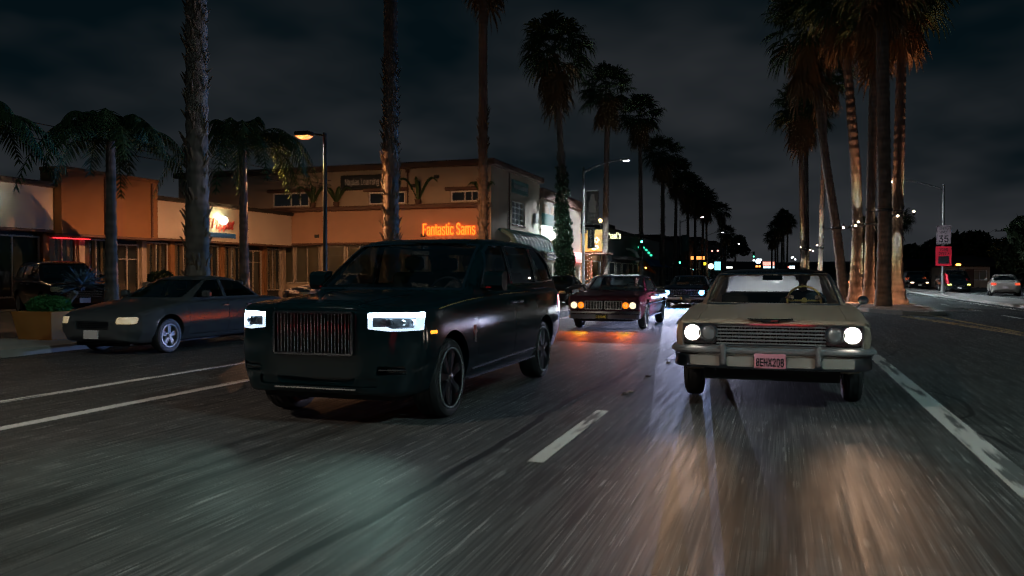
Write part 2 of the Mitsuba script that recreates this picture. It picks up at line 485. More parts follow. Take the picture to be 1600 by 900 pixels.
def wheel(kit, i, x, y, z, r, w, rim, spokes, side, kind, mat='chrome', turn=0.0):
    name = 'wheel' if i == 0 else f'wheel_{i:03d}'
    s = side
    prof = [(rim, -w / 2 + 0.01), (r - 0.055, -w / 2), (r - 0.018, -w / 2 + 0.012), (r - 0.004, -w / 2 + 0.035), (r, -w / 4), (r, w / 4), (r - 0.004, w / 2 - 0.035), (r - 0.018, w / 2 - 0.012), (r - 0.055, w / 2), (rim, w / 2 - 0.01), (rim, -w / 2 + 0.01)]
    A = []
    tyre = lathe(prof, 'x', 44)
    grooves = [lathe([(r - 0.008, o - 0.006), (r + 0.01, o - 0.006), (r + 0.01, o + 0.006), (r - 0.008, o + 0.006), (r - 0.008, o - 0.006)], 'x', 44) for o in (-w * 0.22, 0, w * 0.22)]
    try:
        t = mf(tyre)
        for g in grooves:
            t = t - mf(g)
        tyre = tm(t)
    except Exception:
        pass
    A.append(('tyre', tyre, 'rubber'))
    if kind == 'white':
        A.append(('white_wall', lathe([(r - 0.075, s * (w / 2 - 0.004)), (r - 0.055, s * (w / 2 + 0.003)), (r - 0.045, s * (w / 2 + 0.001)), (r - 0.075, s * (w / 2 - 0.004))], 'x', 44), 'plate_white'))
    o = s * (w / 2 - 0.012)
    A.append(('rim', lathe([(rim, -s * (w / 2 - 0.02)), (rim + 0.006, o), (rim + 0.006, o + s * 0.012), (rim - 0.02, o + s * 0.010), (rim - 0.03, o - s * 0.06), (rim - 0.035, -s * (w / 2 - 0.02)), (rim, -s * (w / 2 - 0.02))], 'x', 44), mat))
    if kind == 'suv':
        A.append(('rim_lip', lathe([(rim - .012, o + s * .012), (rim - .002, o + s * .020), (rim + .008, o + s * .012), (rim - .012, o + s * .012)], 'x', 48), 'rim_silver'))
    A.append(('brake_disc', lathe([(0.05, o - s * 0.11), (rim * 0.72, o - s * 0.11), (rim * 0.72, o - s * 0.13), (0.05, o - s * 0.13), (0.05, o - s * 0.11)], 'x', 30), 'chrome_dark'))
    hubr = rim * 0.24
    A.append(('hub_cap', lathe([(0.001, o + s * 0.012), (hubr * 0.7, o + s * 0.008), (hubr, o - s * 0.012), (hubr, o - s * 0.06), (0.001, o - s * 0.06)], 'x', 26), mat))
    for k in range(spokes):
        a = 2 * np.pi * k / spokes + 0.3
        ww0, ww1 = (0.032, 0.05) if kind == 'suv' else ((0.045, 0.06) if kind == 'alloy' else (0.006, 0.006))
        d = np.array([0, math.cos(a), math.sin(a)])
        n = np.array([0, -math.sin(a), math.cos(a)])
        p0, p1 = d * hubr * 0.8, d * (rim - 0.015)
        pts = []
        for p, ww, xo in ((p0, ww0, o - s * 0.004), (p1, ww1, o - s * 0.008)):
            for sg in (-1, 1):
                for dx in (0, -s * 0.03):
                    pts.append(p + n * ww * sg * (0.75 if dx == 0 else 1) + np.array([xo + dx, 0, 0]))
        A.append(('spoke', m3.Manifold.hull_points(np.array(pts)), mat))
    if kind == 'disc':
        A.append(('wheel_cover', lathe([(0.001, o + s * 0.02), (rim * 0.3, o + s * 0.016), (rim * 0.55, o - s * 0.005), (rim * 0.8, o + s * 0.004), (rim - 0.02, o - s * 0.004), (rim - 0.02, o - s * 0.02), (0.001, o - s * 0.02)], 'x', 32), mat))
    R = trimesh.transformations.rotation_matrix(turn, [0, 0, 1])
    for p, m, mt in A:
        m = tm(m).copy()
        m.apply_transform(R)
        m.apply_translation((x, y, z))
        kit.add(f'{name}__{p}', m, mt, 40)


def bezel(x, y, z, r_out, r_in, depth=0.05):
    return lathe([(r_in, 0.0), (r_in + 0.3 * (r_out - r_in), -0.018), (r_out, -0.006), (r_out, depth), (r_in, depth), (r_in, 0.0)], 'y', 32, (x, y, z))


def lens(x, y, z, r, bulge=0.025):
    return lathe([(0.0005, -bulge), (r * 0.5, -bulge * 0.8), (r * 0.85, -bulge * 0.35), (r, 0.0), (r, 0.02), (0.0005, 0.02)], 'y', 28, (x, y, z))


def side_glass(cab, cutter, d0, d1):
    return (cab(-d0) - cab(-d1)) ^ cutter


def car_shell(kit, sp):
    """Body with doors and bonnet cut out as parts, cabin, panes, cabin furniture and wheels."""
    B = body_solid(sp)
    L = sp['L']
    wheels = [(sp['ax0'], -1), (sp['ax0'], 1), (sp['ax1'], -1), (sp['ax1'], 1)]
    arch = sp.get('arch', sp['r'] + 0.055)
    for ya in (sp['ax0'], sp['ax1']):
        for s in (-1, 1):
            x0, x1 = (sp['W'] / 2 - 0.34, sp['W'] / 2 + 0.2)
            c = cyl((s * x0, ya, sp['r'] + sp.get('archz', 0.02)), (s * x1, ya, sp['r'] + sp.get('archz', 0.02)), arch, 48)
            if sp.get('skirt') and ya == sp['ax1']:
                c = tm(mf(c) - mf(box(-3, 3, ya - 1, ya + 1, sp['skirt'], 3)))
            B = B - mf(c)
    zi = sp['cav']          # cabin cavity
    B = B - mf(box(-sp['W'] / 2 + 0.14, sp['W'] / 2 - 0.14, zi[0], zi[1], zi[2], 3))
    for c in sp.get('cut', ()):
        B = B - mf(c)
    lv = sp['cabin']
    cab = lambda off: cabin_solid(lv, off)
    keep = mf(box(-3, 3, -1, 9, lv[0][0] + 0.004, 4))
    C = cab(0.0) ^ keep
    C = C - (cabin_solid([(z - (0.0 if i < len(lv) - 2 else 0.045), w, a, b, *r) for i, (z, w, a, b, *r) in enumerate(lv)], -0.05) ^ mf(box(-3, 3, -1, 9, 0, lv[-1][0] - 0.04)))
    cuts = []
    for nm, poly, axis, rng in sp['glass']:
        cut = mf(prism(poly, axis, *rng))
        cuts.append((nm, cut, poly, axis, rng))
        C = C - cut
    B = B - (cab(-0.05) ^ mf(box(-3, 3, -1, 9, lv[0][0] - 0.3, 4)))
    if sp.get('roof_split'):
        top = mf(box(-3, 3, -1, 9, sp['roof_split'], 4))
        kit.add('roof', C ^ top, sp['roof_mat'], 28)
        kit.add('pillars', C - top, sp['paint'], 28)
    else:
        kit.add('roof', C, sp.get('roof_mat', sp['paint']), 28)
    for nm, cut, poly, axis, rng in cuts:
        big = mf(prism(Polygon(poly).buffer(0.012, join_style=2) if not isinstance(poly, Polygon) else poly.buffer(0.012, join_style=2), axis, *rng))
        g = side_glass(cab, big, 0.014, 0.018)
        halves = (('', g),) if axis == 'y' else ((('', g ^ mf(box(-3, 0, -2, 9, 0, 4)))), ('', g ^ mf(box(0, 3, -2, 9, 0, 4))))
        for _, h in halves:
            if h.num_tri():
                kit.add(nm, h, sp['pane'][0] if nm == 'windscreen' else (sp['pane'][2] if nm == 'rear_window' else sp['pane'][1]), False)
        if sp.get('chrome_rim') and (axis == 'x' or nm == 'windscreen'):
            P = poly if isinstance(poly, Polygon) else Polygon(poly)
            ring = P.buffer(0.022, join_style=1).difference(P.buffer(0.004, join_style=1))
            for m in prism_multi(ring, axis, *rng):
                t_ = (cab(0.006) - cab(-0.02)) ^ mf(m)
                for h in ((t_ ^ mf(box(-3, 0, -2, 9, 0, 4)), t_ ^ mf(box(0, 3, -2, 9, 0, 4))) if axis == 'x' else (t_,)):
                    kit.add('window_trim' if axis == 'x' else 'windscreen_trim', h, sp['chrome_rim'], False)
    gap = 0.006
    for nm, bx in sp.get('panels', ()):
        x0, x1, y0, y1, z0, z1 = bx
        boxm = mf(box(*bx))
        piece = B ^ mf(box(x0 + (gap if x0 > -1.2 and nm == 'bonnet' else 0), x1 - (gap if nm == 'bonnet' else 0), y0 + gap, y1 - gap, z0 + gap, z1))
        B = B - boxm
        kit.add(nm, piece, sp['paint'], 28)
    kit.add('body', B, sp['paint'], 28)
    kit.add('underbody', box(-sp['W'] / 2 + 0.3, sp['W'] / 2 - 0.3, 0.25, L - 0.25, sp['under'], sp['under'] + 0.12), 'under', False)
    # cabin furniture
    st = sp['seats']
    for (xs, ys_, wd, front) in st:
        zf = sp['seatz']
        seat = cat(cbox(xs - wd / 2, xs + wd / 2, ys_ - 0.28, ys_ + 0.25, zf - 0.18, zf, 0.05), cbox(xs - wd / 2, xs + wd / 2, ys_ + 0.2, ys_ + 0.34, zf - 0.05, zf + sp['backh'], 0.05))
        if sp.get('headrest'):
            for hx in ([xs] if wd < 0.9 else [xs - 0.4, xs + 0.4]):
                seat = cat(seat, cbox(hx - 0.13, hx + 0.13, ys_ + 0.25, ys_ + 0.35, zf + sp['backh'] + 0.02, zf + sp['backh'] + 0.2, 0.04))
        kit.add('front_seat' if front else 'rear_seat', seat, 'leather', False)
    d = sp['dash']
    kit.add('dashboard', cbox(-sp['W'] / 2 + 0.2, sp['W'] / 2 - 0.2, d[0], d[0] + 0.35, d[1] - 0.25, d[1], 0.06), 'black_plastic', False)
    sw = sp['wheel_at']
    R = trimesh.creation.torus(sp.get('steer_r', 0.19), 0.013, major_sections=30, minor_sections=8)
    R = cat(R, *[tube([[0, 0, 0], [0.185 * math.cos(a), 0.185 * math.sin(a), 0]], 0.012, 6) for a in (0.0, np.pi, np.pi * 1.5)], cyl((0, 0, -0.02), (0, 0, 0.02), 0.035, 14))
    R.apply_transform(trimesh.transformations.rotation_matrix(math.radians(62), [1, 0, 0]))
    R.apply_translation(sw)
    kit.add('steering_wheel', R, sp.get('steer_mat', 'black_plastic'))
    mz = sp['mirror_in']
    kit.add('rear_view_mirror', cat(cbox(-0.12, 0.12, mz[0], mz[0] + 0.03, mz[1] - 0.03, mz[1] + 0.03, 0.01), tube([[0, mz[0] + 0.02, mz[1]], [0, mz[0] + 0.06, mz[1] + 0.10]], 0.008, 6)), 'black_plastic', False)
    for i, (ya, s) in enumerate(wheels):
        wheel(kit, i, s * (sp['W'] / 2 - sp.get('inset', 0.035) - sp['tw'] / 2), ya, sp['r'], sp['r'], sp['tw'], sp['rim'], sp['spokes'], s, sp['wkind'], sp.get('wmat', 'chrome'), sp.get('turn', 0.0) if ya == sp['ax0'] else 0.0)
    return B


def prism_multi(g, axis, a, b):
    return [prism(p, axis, a, b) for p in getattr(g, 'geoms', [g]) if p.area > 1e-6]


# ---- large upright luxury SUV
def luxury_suv():
    k = Kit()

    def bump(q, y):
        q = q.copy()
        top = q[:, 1] > 0.95
        f = 1 / (1 + np.exp((np.abs(q[:, 0]) - 0.47 - 0.05 * y) / 0.022))
        q[:, 1] += np.where(top, 0.045 * f * np.interp(y, [0, 0.05, 1.4, 1.75], [1, 1, 0.8, 0]), 0)
        return q

    sp = dict(L=5.34, W=2.0, ax0=0.93, ax1=4.24, r=0.39, tw=0.27, rim=0.295, spokes=7, wkind='suv', wmat='chrome_dark', inset=0.03, arch=0.45, archz=0.02,
              w=[(0, .43), (.012, .52), (.035, .62), (.075, .75), (.14, .86), (.23, .935), (.36, .98), (.55, 1.0), (4.4, 1.0), (4.9, .985), (5.15, .95), (5.28, .88), (5.34, .78)],
              zt=[(0, 1.05), (.012, 1.075), (.035, 1.09), (.075, 1.10), (.14, 1.115), (.3, 1.13), (.9, 1.165), (1.5, 1.20), (2.0, 1.225), (4.6, 1.25), (5.1, 1.22), (5.28, 1.17), (5.34, 1.12)],
              zb=[(0, .36), (.035, .32), (.14, .30), (.5, .30), (1.4, .29), (3.8, .29), (4.8, .34), (5.34, .45)],
              rt=[(0, .035), (.075, .05), (.3, .08), (1.6, .10), (5.34, .09)], crown=[(0, .0), (.1, .01), (.6, .03), (1.6, .03), (5.34, .02)], tuck=0.06, waist=0.45, bump=bump,
              cav=(1.75, 5.0, 0.5), under=0.24, paint='paint_black', pane=('glass_clear', 'glass_tint', 'glass_tint'), chrome_rim='chrome',
              cabin=[(1.14, .945, 1.36, 5.12, .22, .22, .14, .05), (1.30, .935, 1.55, 5.06, .22, .22, .14, .05), (1.48, .905, 1.83, 4.95, .22, .22, .13, .05), (1.64, .865, 2.09, 4.80, .22, .22, .12, .05),
                     (1.745, .83, 2.28, 4.62, .22, .24, .11, .05), (1.80, .79, 2.42, 4.45, .24, .26, .10, .05), (1.83, .72, 2.60, 4.25, .26, .3, .09, .05), (1.845, .55, 2.85, 3.95, .26, .3, .06, .04)],
              glass=[('windscreen', Polygon([(-.84, 1.27), (.84, 1.27), (.725, 1.735), (0.3, 1.757), (-0.3, 1.757), (-.725, 1.735)]), 'y', (0.9, 3.0)),
                     ('rear_window', Polygon([(-.72, 1.33), (.72, 1.33), (.64, 1.70), (-.64, 1.70)]), 'y', (4.3, 5.6)),
                     ('front_side_window', Polygon([(1.86, 1.285), (2.86, 1.30), (2.83, 1.752), (2.40, 1.735), (2.24, 1.66)]), 'x', (-2, 2)),
                     ('rear_side_window', Polygon([(2.95, 1.30), (3.93, 1.31), (3.84, 1.755), (2.93, 1.752)]), 'x', (-2, 2)),
                     ('quarter_window', Polygon([(4.01, 1.315), (4.74, 1.345), (4.62, 1.56), (4.40, 1.70), (4.14, 1.745), (3.94, 1.753)]), 'x', (-2, 2))],
              panels=[('bonnet', (-.62, .62, .12, 1.62, 1.02, 1.5)), ('front_door', (0.80, 1.2, 1.62, 2.90, .40, 1.6)), ('front_door', (-1.2, -.80, 1.62, 2.90, .40, 1.6)), ('rear_door', (.80, 1.2, 2.90, 3.80, .40, 1.6)), ('rear_door', (-1.2, -.80, 2.90, 3.80, .40, 1.6))],
              seats=[(-.42, 2.75, .56, True), (.42, 2.75, .56, True), (0, 3.85, 1.4, False)], seatz=.82, backh=.62, headrest=True, dash=(1.72, 1.22), wheel_at=(.42, 2.08, 1.20), steer_r=.2, steer_mat='chrome_dark', mirror_in=(2.32, 1.66))
    B0 = body_solid(sp)
    cut = []
    # radiator recess
    cut.append(box(-.395, .395, -.2, .10, .685, 1.055))
    # headlamp pockets follow the rounded corner
    LED, INN = {}, {}
    for s in (-1, 1):
        outer = [(.535, .915), (.72, .895), (.80, .895), (.955, .90), (.955, 1.065), (.535, 1.062)]
        inner = [(.575, .935), (.70, .937), (.745, .918), (.905, .922), (.918, 1.015), (.575, 1.022)]
        O = Polygon([(s * x, z) for x, z in outer]).buffer(-.012).buffer(.012)
        I = Polygon([(s * x, z) for x, z in inner]).buffer(-.012).buffer(.012)
        po = mf(prism(O, 'y', -.1, .42))
        pi_ = mf(prism(I, 'y', -.1, .5))
        skin = body_solid(sp, 0.004) - body_solid(sp, -0.03)
        LED[s] = (skin ^ po) - pi_
        INN[s] = (body_solid(sp, -0.05) - body_solid(sp, -0.09)) ^ po
        cut.append(tm((body_solid(sp, .05) - body_solid(sp, -.088)) ^ po))
    # lower intakes
    for s in (-1, 1):
        cut.append(prism(Polygon([(s * .60, .50), (s * .86, .505), (s * .84, .58), (s * .62, .58)]), 'y', -.1, .16))
    cut.append(tm((body_solid(sp, .05) - body_solid(sp, -.05)) ^ mf(prism(rrect(-.62, .62, .385, .47, .03), 'y', -.1, .2))))
    sp['cut'] = cut
    car_shell(k, sp)
    # grille: frame, vanes
    fr = rrect(-.415, .415, .675, 1.072, .03).difference(rrect(-.392, .392, .692, 1.055, .01))
    k.add('grille__frame', prism(fr, 'y', -.045, .02), 'chrome_dark', 30)
    k.add('grille__back_panel', box(-.395, .395, .07, .085, .685, 1.055), 'under', False)
    n = 22
    for i in range(n):
        x = -.37 + .74 * i / (n - 1)
        pts = [(x - .0065, .05)] + [(x - .0065 * math.cos(q), -.016 - .02 * math.sin(q)) for q in np.linspace(0, np.pi, 11)] + [(x + .0065, .05)]
        k.add('grille__vane', prism(Polygon(pts), 'z', .692, 1.056), 'chrome', 40)
    # headlamps
    for s, nm in ((-1, 'headlight'), (1, 'headlight_001')):
        cutz = mf(box(-2, 2, -1, 1, 1.014, 2))
        k.add(nm + '__light_bar', LED[s] ^ cutz, 'lamp_bulb', 30, ((6.5, 9, 10.5), 1.0))
        k.add(nm + '__light_ring', LED[s] - cutz, 'lamp_bulb', 30, ((.62, .86, 1.15), .3))
        k.add(nm + '__reflector', INN[s], 'lens_dark', 30)
        for i, (a, b) in enumerate(((.60, .70), (.71, .735))):
            xc, hw = s * (a + b) / 2, (b - a) / 2
            ring = rrect(xc - hw, xc + hw, .952, 1.005, .008)
            k.add(nm + '__projector', cat(prism(ring.difference(ring.buffer(-.008)), 'y', .065, .12)), 'chrome', False)
        for i, a in enumerate((.80, .865)):
            k.add(nm + '__projector', bezel(s * a, .17 + .07 * i, .968, .034, .022, .05), 'chrome', 30)
            k.add(nm + '__projector_lens', lens(s * a, .19 + .07 * i, .968, .023), 'lens_dark', 30)
        k.beam((s * .76, -.02, .92), (s * .95 - .1, -5.5, 0.0), (10, 16.5, 14.5), 44, 2, 1.5)
    # bumper trims
    k.add('bumper_trim', prism(rrect(-.42, .42, .362, .372, .004), 'y', -.012, .06), 'chrome', False)
    for s in (-1, 1):
        k.add('intake_trim', tube([(s * .62, .055, .545), (s * .72, .085, .545), (s * .84, .15, .545)], .007, 8), 'chrome')
        k.add('side_marker', (body_solid(sp, .006) - body_solid(sp, -.03)) ^ mf(prism(rrect(.40, .52, .855, .888, .012), 'x', .6 if s > 0 else -1.2, 1.2 if s > 0 else -.6)), 'amber_lens', 30, ((2.4, .62, .05), .3))
    # sides
    for s in (-1, 1):
        pts = [(.60, 1.085), (.9, 1.115), (1.3, 1.14), (1.9, 1.165), (2.8, 1.185), (3.8, 1.19), (4.6, 1.185), (5.05, 1.16)]
        k.add('coach_line', tube([(s * (interp(sp['w'], y) - .016 - .02 * (z > 1.13)), y, z) for y, z in pts], .0045, 6), 'gold_line')
        k.add('sill_trim', tube([(s * 1.0, 1.42, .43), (s * 1.002, 2.6, .45), (s * 1.0, 3.72, .46)], .009, 6), 'chrome')
        k.add('sill_trim', tube([(s * .975, 1.38, .335), (s * .978, 2.6, .335), (s * .975, 3.76, .34)], .010, 6), 'chrome')
        for y in (2.70, 2.96):
            k.add('door_handle', cat(cbox(s * 1.0 - .012, s * 1.0 + .030, y, y + .17, 1.065, 1.095, .008)), 'chrome', False)
        k.add('fender_badge', cat(cbox(s * 1.0 - .01, s * 1.0 + .006, 1.46, 1.56, .80, .83, .003), cbox(s * 1.0 - .01, s * 1.0 + .008, 1.49, 1.53, .70, .88, .003)), 'chrome', False)
        mir = cat(m3.Manifold.hull_points(np.array([(s * a, b, c) for a in (.99, 1.19) for b, c in ((1.86, 1.24), (1.86, 1.44), (1.99, 1.23), (1.99, 1.45), (1.81, 1.29), (1.81, 1.40))], float)), cbox(s * .93 - .08, s * .93 + .12, 1.90, 1.96, 1.235, 1.265, .01))
        k.add('mirror', mir, 'paint_black', 20)
        k.add('mirror__glass', box(s * 1.09 - .08, s * 1.09 + .08, 1.99, 1.994, 1.26, 1.42), 'chrome', False)
        k.add('mirror__indicator', box(s * 1.03 - .03, s * 1.03 + .03, 1.822, 1.842, 1.262, 1.275), 'red_lens', False)
        k.add('tail_light', (body_solid(sp, .006) - body_solid(sp, -.03)) ^ mf(prism(rrect(4.98, 5.5, .88, 1.12, .03), 'x', .72 if s > 0 else -1.2, 1.2 if s > 0 else -.72)), 'red_lens', 30, ((1.2, .06, .05), .2))
    # winged figure on the bonnet
    figs = [ball((0, .10, 1.135), .028, 2, (1.2, 1.2, .4)), tube([(0, .10, 1.135), (0, .095, 1.16), (0, .07, 1.20)], [.016, .012, .012], 10), ball((0, .055, 1.222), .013, 2)]
    for s in (-1, 1):
        figs.append(tm(m3.Manifold.hull_points(np.array([(0, .08, 1.19), (0, .08, 1.17), (s * .03, .12, 1.225), (s * .035, .165, 1.24), (s * .02, .16, 1.20), (s * .01, .10, 1.165)], float))))
    m = cat(*figs)
    m.apply_translation((0, .0, .023))
    k.add('bonnet_figure', m, 'chrome', 35)
    for s in (-1, 1):
        k.add('bonnet_edge_trim', tube([(s * .425, .0, 1.085), (s * .44, .05, 1.137), (s * .47, .35, 1.172), (s * .52, 1.0, 1.215)], .005, 6), 'chrome_dark')
    return k, sp


# ---- 1960s full-size coupés: one shell, three faces
def classic(face):
    k = Kit()
    lift = .08 if face == 'cream' else (.02 if face == 'maroon' else .0)
    z = lambda v: v + lift
    long_ = 5.35
    front_w = [(0, .90), (.02, .93), (.06, .955), (.16, .975), (.6, .985), (1.6, .99), (4.4, .99), (5.0, .965), (5.25, .93), (5.35, .88)]
    if face == 'maroon':
        front_w = [(0, .86), (.03, .90), (.10, .94), (.3, .965), (.7, .975), (1.6, .98), (4.4, .985), (5.0, .96), (5.35, .88)]

    def bump(q, y):
        q = q.copy()
        top = q[:, 1] > z(.72)
        ax = np.abs(q[:, 0])
        e = np.exp(-((ax - .82) / .07) ** 2)
        q[:, 1] += np.where(top, .018 * e * np.interp(y, [0, .1, 4.9, 5.3], [0.3, 1, 1, .3]), 0)
        if face == 'cream':
            f = 1 / (1 + np.exp((ax - .22) / .012))
            q[:, 1] += np.where(top, .022 * f * np.interp(y, [.0, .30, .42, 1.35, 1.5], [0, 0, 1, 1, 0]), 0)
        if face == 'maroon':
            f = np.exp(-(ax / .10) ** 2)
            q[:, 1] += np.where(top, .03 * f * np.interp(y, [0, .1, 1.2, 1.5], [1, 1, .6, 0]), 0)
        return q
    paint = {'cream': 'paint_cream', 'maroon': 'paint_maroon', 'navy': 'paint_navy'}[face]
    sp = dict(L=long_, W=1.98, ax0=1.02, ax1=4.05, r=.335, tw=.20, rim=.20, spokes=0, wkind='white' if face != 'navy' else 'disc', wmat='chrome', inset=.035, arch=.40, archz=.03 + lift, skirt=z(.60) if face == 'cream' else None,
              w=front_w, zt=[(0, z(.80)), (.02, z(.825)), (.06, z(.84)), (.3, z(.865)), (.8, z(.90)), (1.45, z(.945)), (2.2, z(.95)), (3.9, z(.94)), (4.6, z(.92)), (5.2, z(.86)), (5.35, z(.80))],
              zb=[(0, z(.50)), (.1, z(.42)), (.3, z(.30)), (.6, z(.26)), (4.6, z(.26)), (5.1, z(.34)), (5.35, z(.48))], rt=[(0, .03), (.1, .05), (5.35, .06)], crown=[(0, .0), (.06, .015), (.5, .03), (1.45, .035), (4, .03), (5.35, .01)],
              tuck=.07, waist=.62, rb=.06, bump=bump, cav=(1.75, 4.0, z(.35)), under=z(.20), paint=paint, chrome_rim='chrome', pane=('glass_clear', 'glass_clear', 'glass_hazed' if face == 'cream' else 'glass_clear'),
              roof_split=z(1.345), roof_mat={'cream': 'roof_black', 'maroon': 'roof_black', 'navy': 'paint_navy'}[face],
              cabin=[(z(.88), .86, 1.42, 4.22, .25, .3, .14, .10), (z(1.00), .835, 1.60, 4.02, .25, .3, .15, .10), (z(1.12), .79, 1.78, 3.82, .24, .3, .15, .10), (z(1.24), .735, 1.96, 3.62, .24, .3, .14, .10),
                     (z(1.325), .69, 2.09, 3.45, .24, .28, .12, .08), (z(1.365), .64, 2.22, 3.28, .24, .28, .10, .07), (z(1.39), .55, 2.40, 3.08, .24, .28, .08, .05), (z(1.402), .38, 2.6, 2.9, .12, .12, .05, .03)],
              glass=[('windscreen', Polygon([(-.755, z(.985)), (.755, z(.985)), (.645, z(1.315)), (.3, z(1.33)), (-.3, z(1.33)), (-.645, z(1.315))]), 'y', (1.0, 2.45)),
                     ('rear_window', Polygon([(-.70, z(.99)), (.70, z(.99)), (.60, z(1.305)), (-.60, z(1.305))]), 'y', (3.2, 4.6)),
                     ('side_window', Polygon([(1.80, z(.985)), (3.50, z(.985)), (3.28, z(1.315)), (2.28, z(1.315)), (2.16, z(1.25))]), 'x', (-2, 2))],
              panels=[('bonnet', (-.74, .74, .10, 1.40, z(.70), 1.5)), ('door', (.79, 1.2, 1.62, 2.95, z(.30), 1.3)), ('door', (-1.2, -.79, 1.62, 2.95, z(.30), 1.3))],
              seats=[(0, 2.62, 1.35, True), (0, 3.42, 1.3, False)], seatz=z(.62), backh=.46, dash=(1.66, z(.96)), wheel_at=(.38, 2.02, z(1.0)), steer_r=.20, steer_mat='gold_line' if face == 'cream' else 'black_plastic', mirror_in=(2.12, z(1.285)), turn=0.0)
    cut = []
    if face == 'cream':
        cut.append(prism(rrect(-.89, .89, z(.575), z(.815), .02), 'y', -.2, .09))
    elif face == 'maroon':
        cut.append(prism(rrect(-.84, .84, z(.50), z(.735), .02), 'y', -.2, .09))
    else:
        cut.append(prism(rrect(-.87, .87, z(.52), z(.76), .02), 'y', -.2, .09))
    sp['cut'] = cut
    car_shell(k, sp)
    if face == 'cream':
        zl = z(.715)
        k.add('grille__surround', prism(rrect(-.89, .89, z(.575), z(.815), .02).difference(rrect(-.875, .875, z(.59), z(.80), .015)), 'y', -.012, .085), 'chrome', 30)
        k.add('grille__back_panel', box(-.885, .885, .075, .086, z(.58), z(.81)), 'under', False)
        for i in range(6):
            zz = z(.605 + .036 * i)
            k.add('grille__bar', prism(Polygon([(.05, zz - .010)] + [(.012 - .014 * math.sin(q), zz - .010 * math.cos(q)) for q in np.linspace(0, np.pi, 9)] + [(.05, zz + .010)]), 'x', -.54, .54), 'rim_silver', 40)
        for i in range(17):
            x = -.50 + 1.0 * i / 16
            k.add('grille__upright', box(x - .003, x + .003, .018, .05, z(.595), z(.795)), 'chrome_dark', False)
        for s in (-1, 1):
            k.add('lamp_panel', prism(rrect(s * .71 - .165, s * .71 + .165, z(.60), z(.805), .03), 'y', .03, .07), 'chrome_dark', 30)
            for j, (x, on) in enumerate(((.785, 1), (.625, 0))):
                nm = 'headlight' if s < 0 else 'headlight_002'
                nm = {(-1, 0): 'headlight', (-1, 1): 'headlight_001', (1, 0): 'headlight_002', (1, 1): 'headlight_003'}[(s, j)]
                k.add(nm + '__bezel', bezel(s * x, .0, zl, .098, .076), 'chrome', 30)
                if on:
                    k.add(nm + '__lens', lens(s * x, .01, zl, .077), 'lamp_bulb', 30, ((30, 25, 20) if s > 0 else (16, 13, 10.5), 2.0))
                    k.beam((s * x, -.035, zl), (s * x * 1.0, -5.8, .0), (17, 10, 6), 22, 2, 2.0)
                else:
                    k.add(nm + '__lens', lens(s * x, .01, zl, .077), 'rim_silver', 30)
            # bumper guard, parking lamp panel
            k.add('bumper_guard', cbox(s * .46 - .026, s * .46 + .026, -.20, -.06, z(.40), z(.615), .015), 'rim_silver', False)
        # two-tier bumper wrapped round the corners
        def wrap(prof, x1=.955):
            path = [(-x1 - .03, .42), (-x1 - .02, .15), (-x1 + .04, .02), (-x1 + .14, -.05), (-.5, -.105), (0, -.115)]
            path += [(-a, b) for a, b in path[:-1][::-1]]
            rings = []
            for i, (x, y) in enumerate(path):
                a = np.array(path[max(i - 1, 0)]); b = np.array(path[min(i + 1, len(path) - 1)])
                t = (b - a) / np.linalg.norm(b - a)
                nrm = np.array([t[1], -t[0]])
                rings.append([(x + nrm[0] * d, y + nrm[1] * d, zz) for d, zz in prof])
            return loft(rings)
        k.add('bumper', wrap([(-.03, z(.515)), (.02, z(.505)), (.05, z(.53)), (.05, z(.555)), (.02, z(.58)), (-.03, z(.575))]), 'rim_silver', 40)
        k.add('bumper__lower_bar', wrap([(-.03, z(.36)), (.015, z(.355)), (.03, z(.375)), (.018, z(.44)), (.03, z(.49)), (-.03, z(.50))], .94), 'chrome_dark', 40)
        for s in (-1, 1):
            for a, b in ((.16, .43), (.50, .80)):
                pts = [(s * a, -.135), (s * b, -.125 if b < .5 else -.085)]
                ring = prism(rrect(min(s * a, s * b), max(s * a, s * b), z(.385), z(.485), .015), 'y', -.155 if b < .5 else -.15, -.10)
                if b > .5:
                    ring.vertices[:, 1] += np.interp(np.abs(ring.vertices[:, 0]), [.5, .8], [0, .05])
                k.add('bumper__panel', ring, 'bumper_panel', 30)
        k.add('number_plate', prism(rrect(-.153, .153, z(.375), z(.525), .012), 'y', -.185, -.180), 'plate_red_lit', False)
        k.add('number_plate__lettering', text('8EHX208', .078, .004, True, at=(0, -.1855, z(.398)), width=.27, align='c'), 'sign_black', False)
        # flat V emblem on the bonnet edge
        v = Polygon([(-.225, z(.864)), (-.10, z(.854)), (-.085, z(.832)), (.085, z(.832)), (.10, z(.854)), (.225, z(.864)), (.225, z(.870)), (.09, z(.866)), (-.09, z(.866)), (-.225, z(.870))])
        k.add('bonnet_emblem', prism(v, 'y', -.004, .07), 'black_plastic', False)
        k.add('bonnet_emblem__insert', prism(Polygon([(.0, z(.840)), (.07, z(.840)), (.08, z(.854)), (.008, z(.854))]), 'y', -.007, -.002), 'letter_red', False)
        # front suspension under the lifted nose
        for s in (-1, 1):
            k.add('suspension_arm', tube([(s * .25, .95, .30), (s * .5, 1.0, .29), (s * .74, 1.02, .26)], [.035, .03, .02], 8), 'chrome', 30)
            k.add('suspension_arm', tube([(s * .30, .80, .40), (s * .70, .98, .42)], [.018, .018], 8), 'chrome_dark', 30)
        k.add('oil_pan', cbox(-.26, .26, .7, 1.2, .26, .40, .06), 'trim_brown', False)
        for s in (-1, 1):
            k.add('fender_trim', tube([(s * .955, .05, z(.80)), (s * .985, .6, z(.82)), (s * .992, 1.6, z(.83)), (s * .992, 4.4, z(.83)), (s * .95, 5.2, z(.80))], .010, 6), 'chrome')
    elif face == 'maroon':
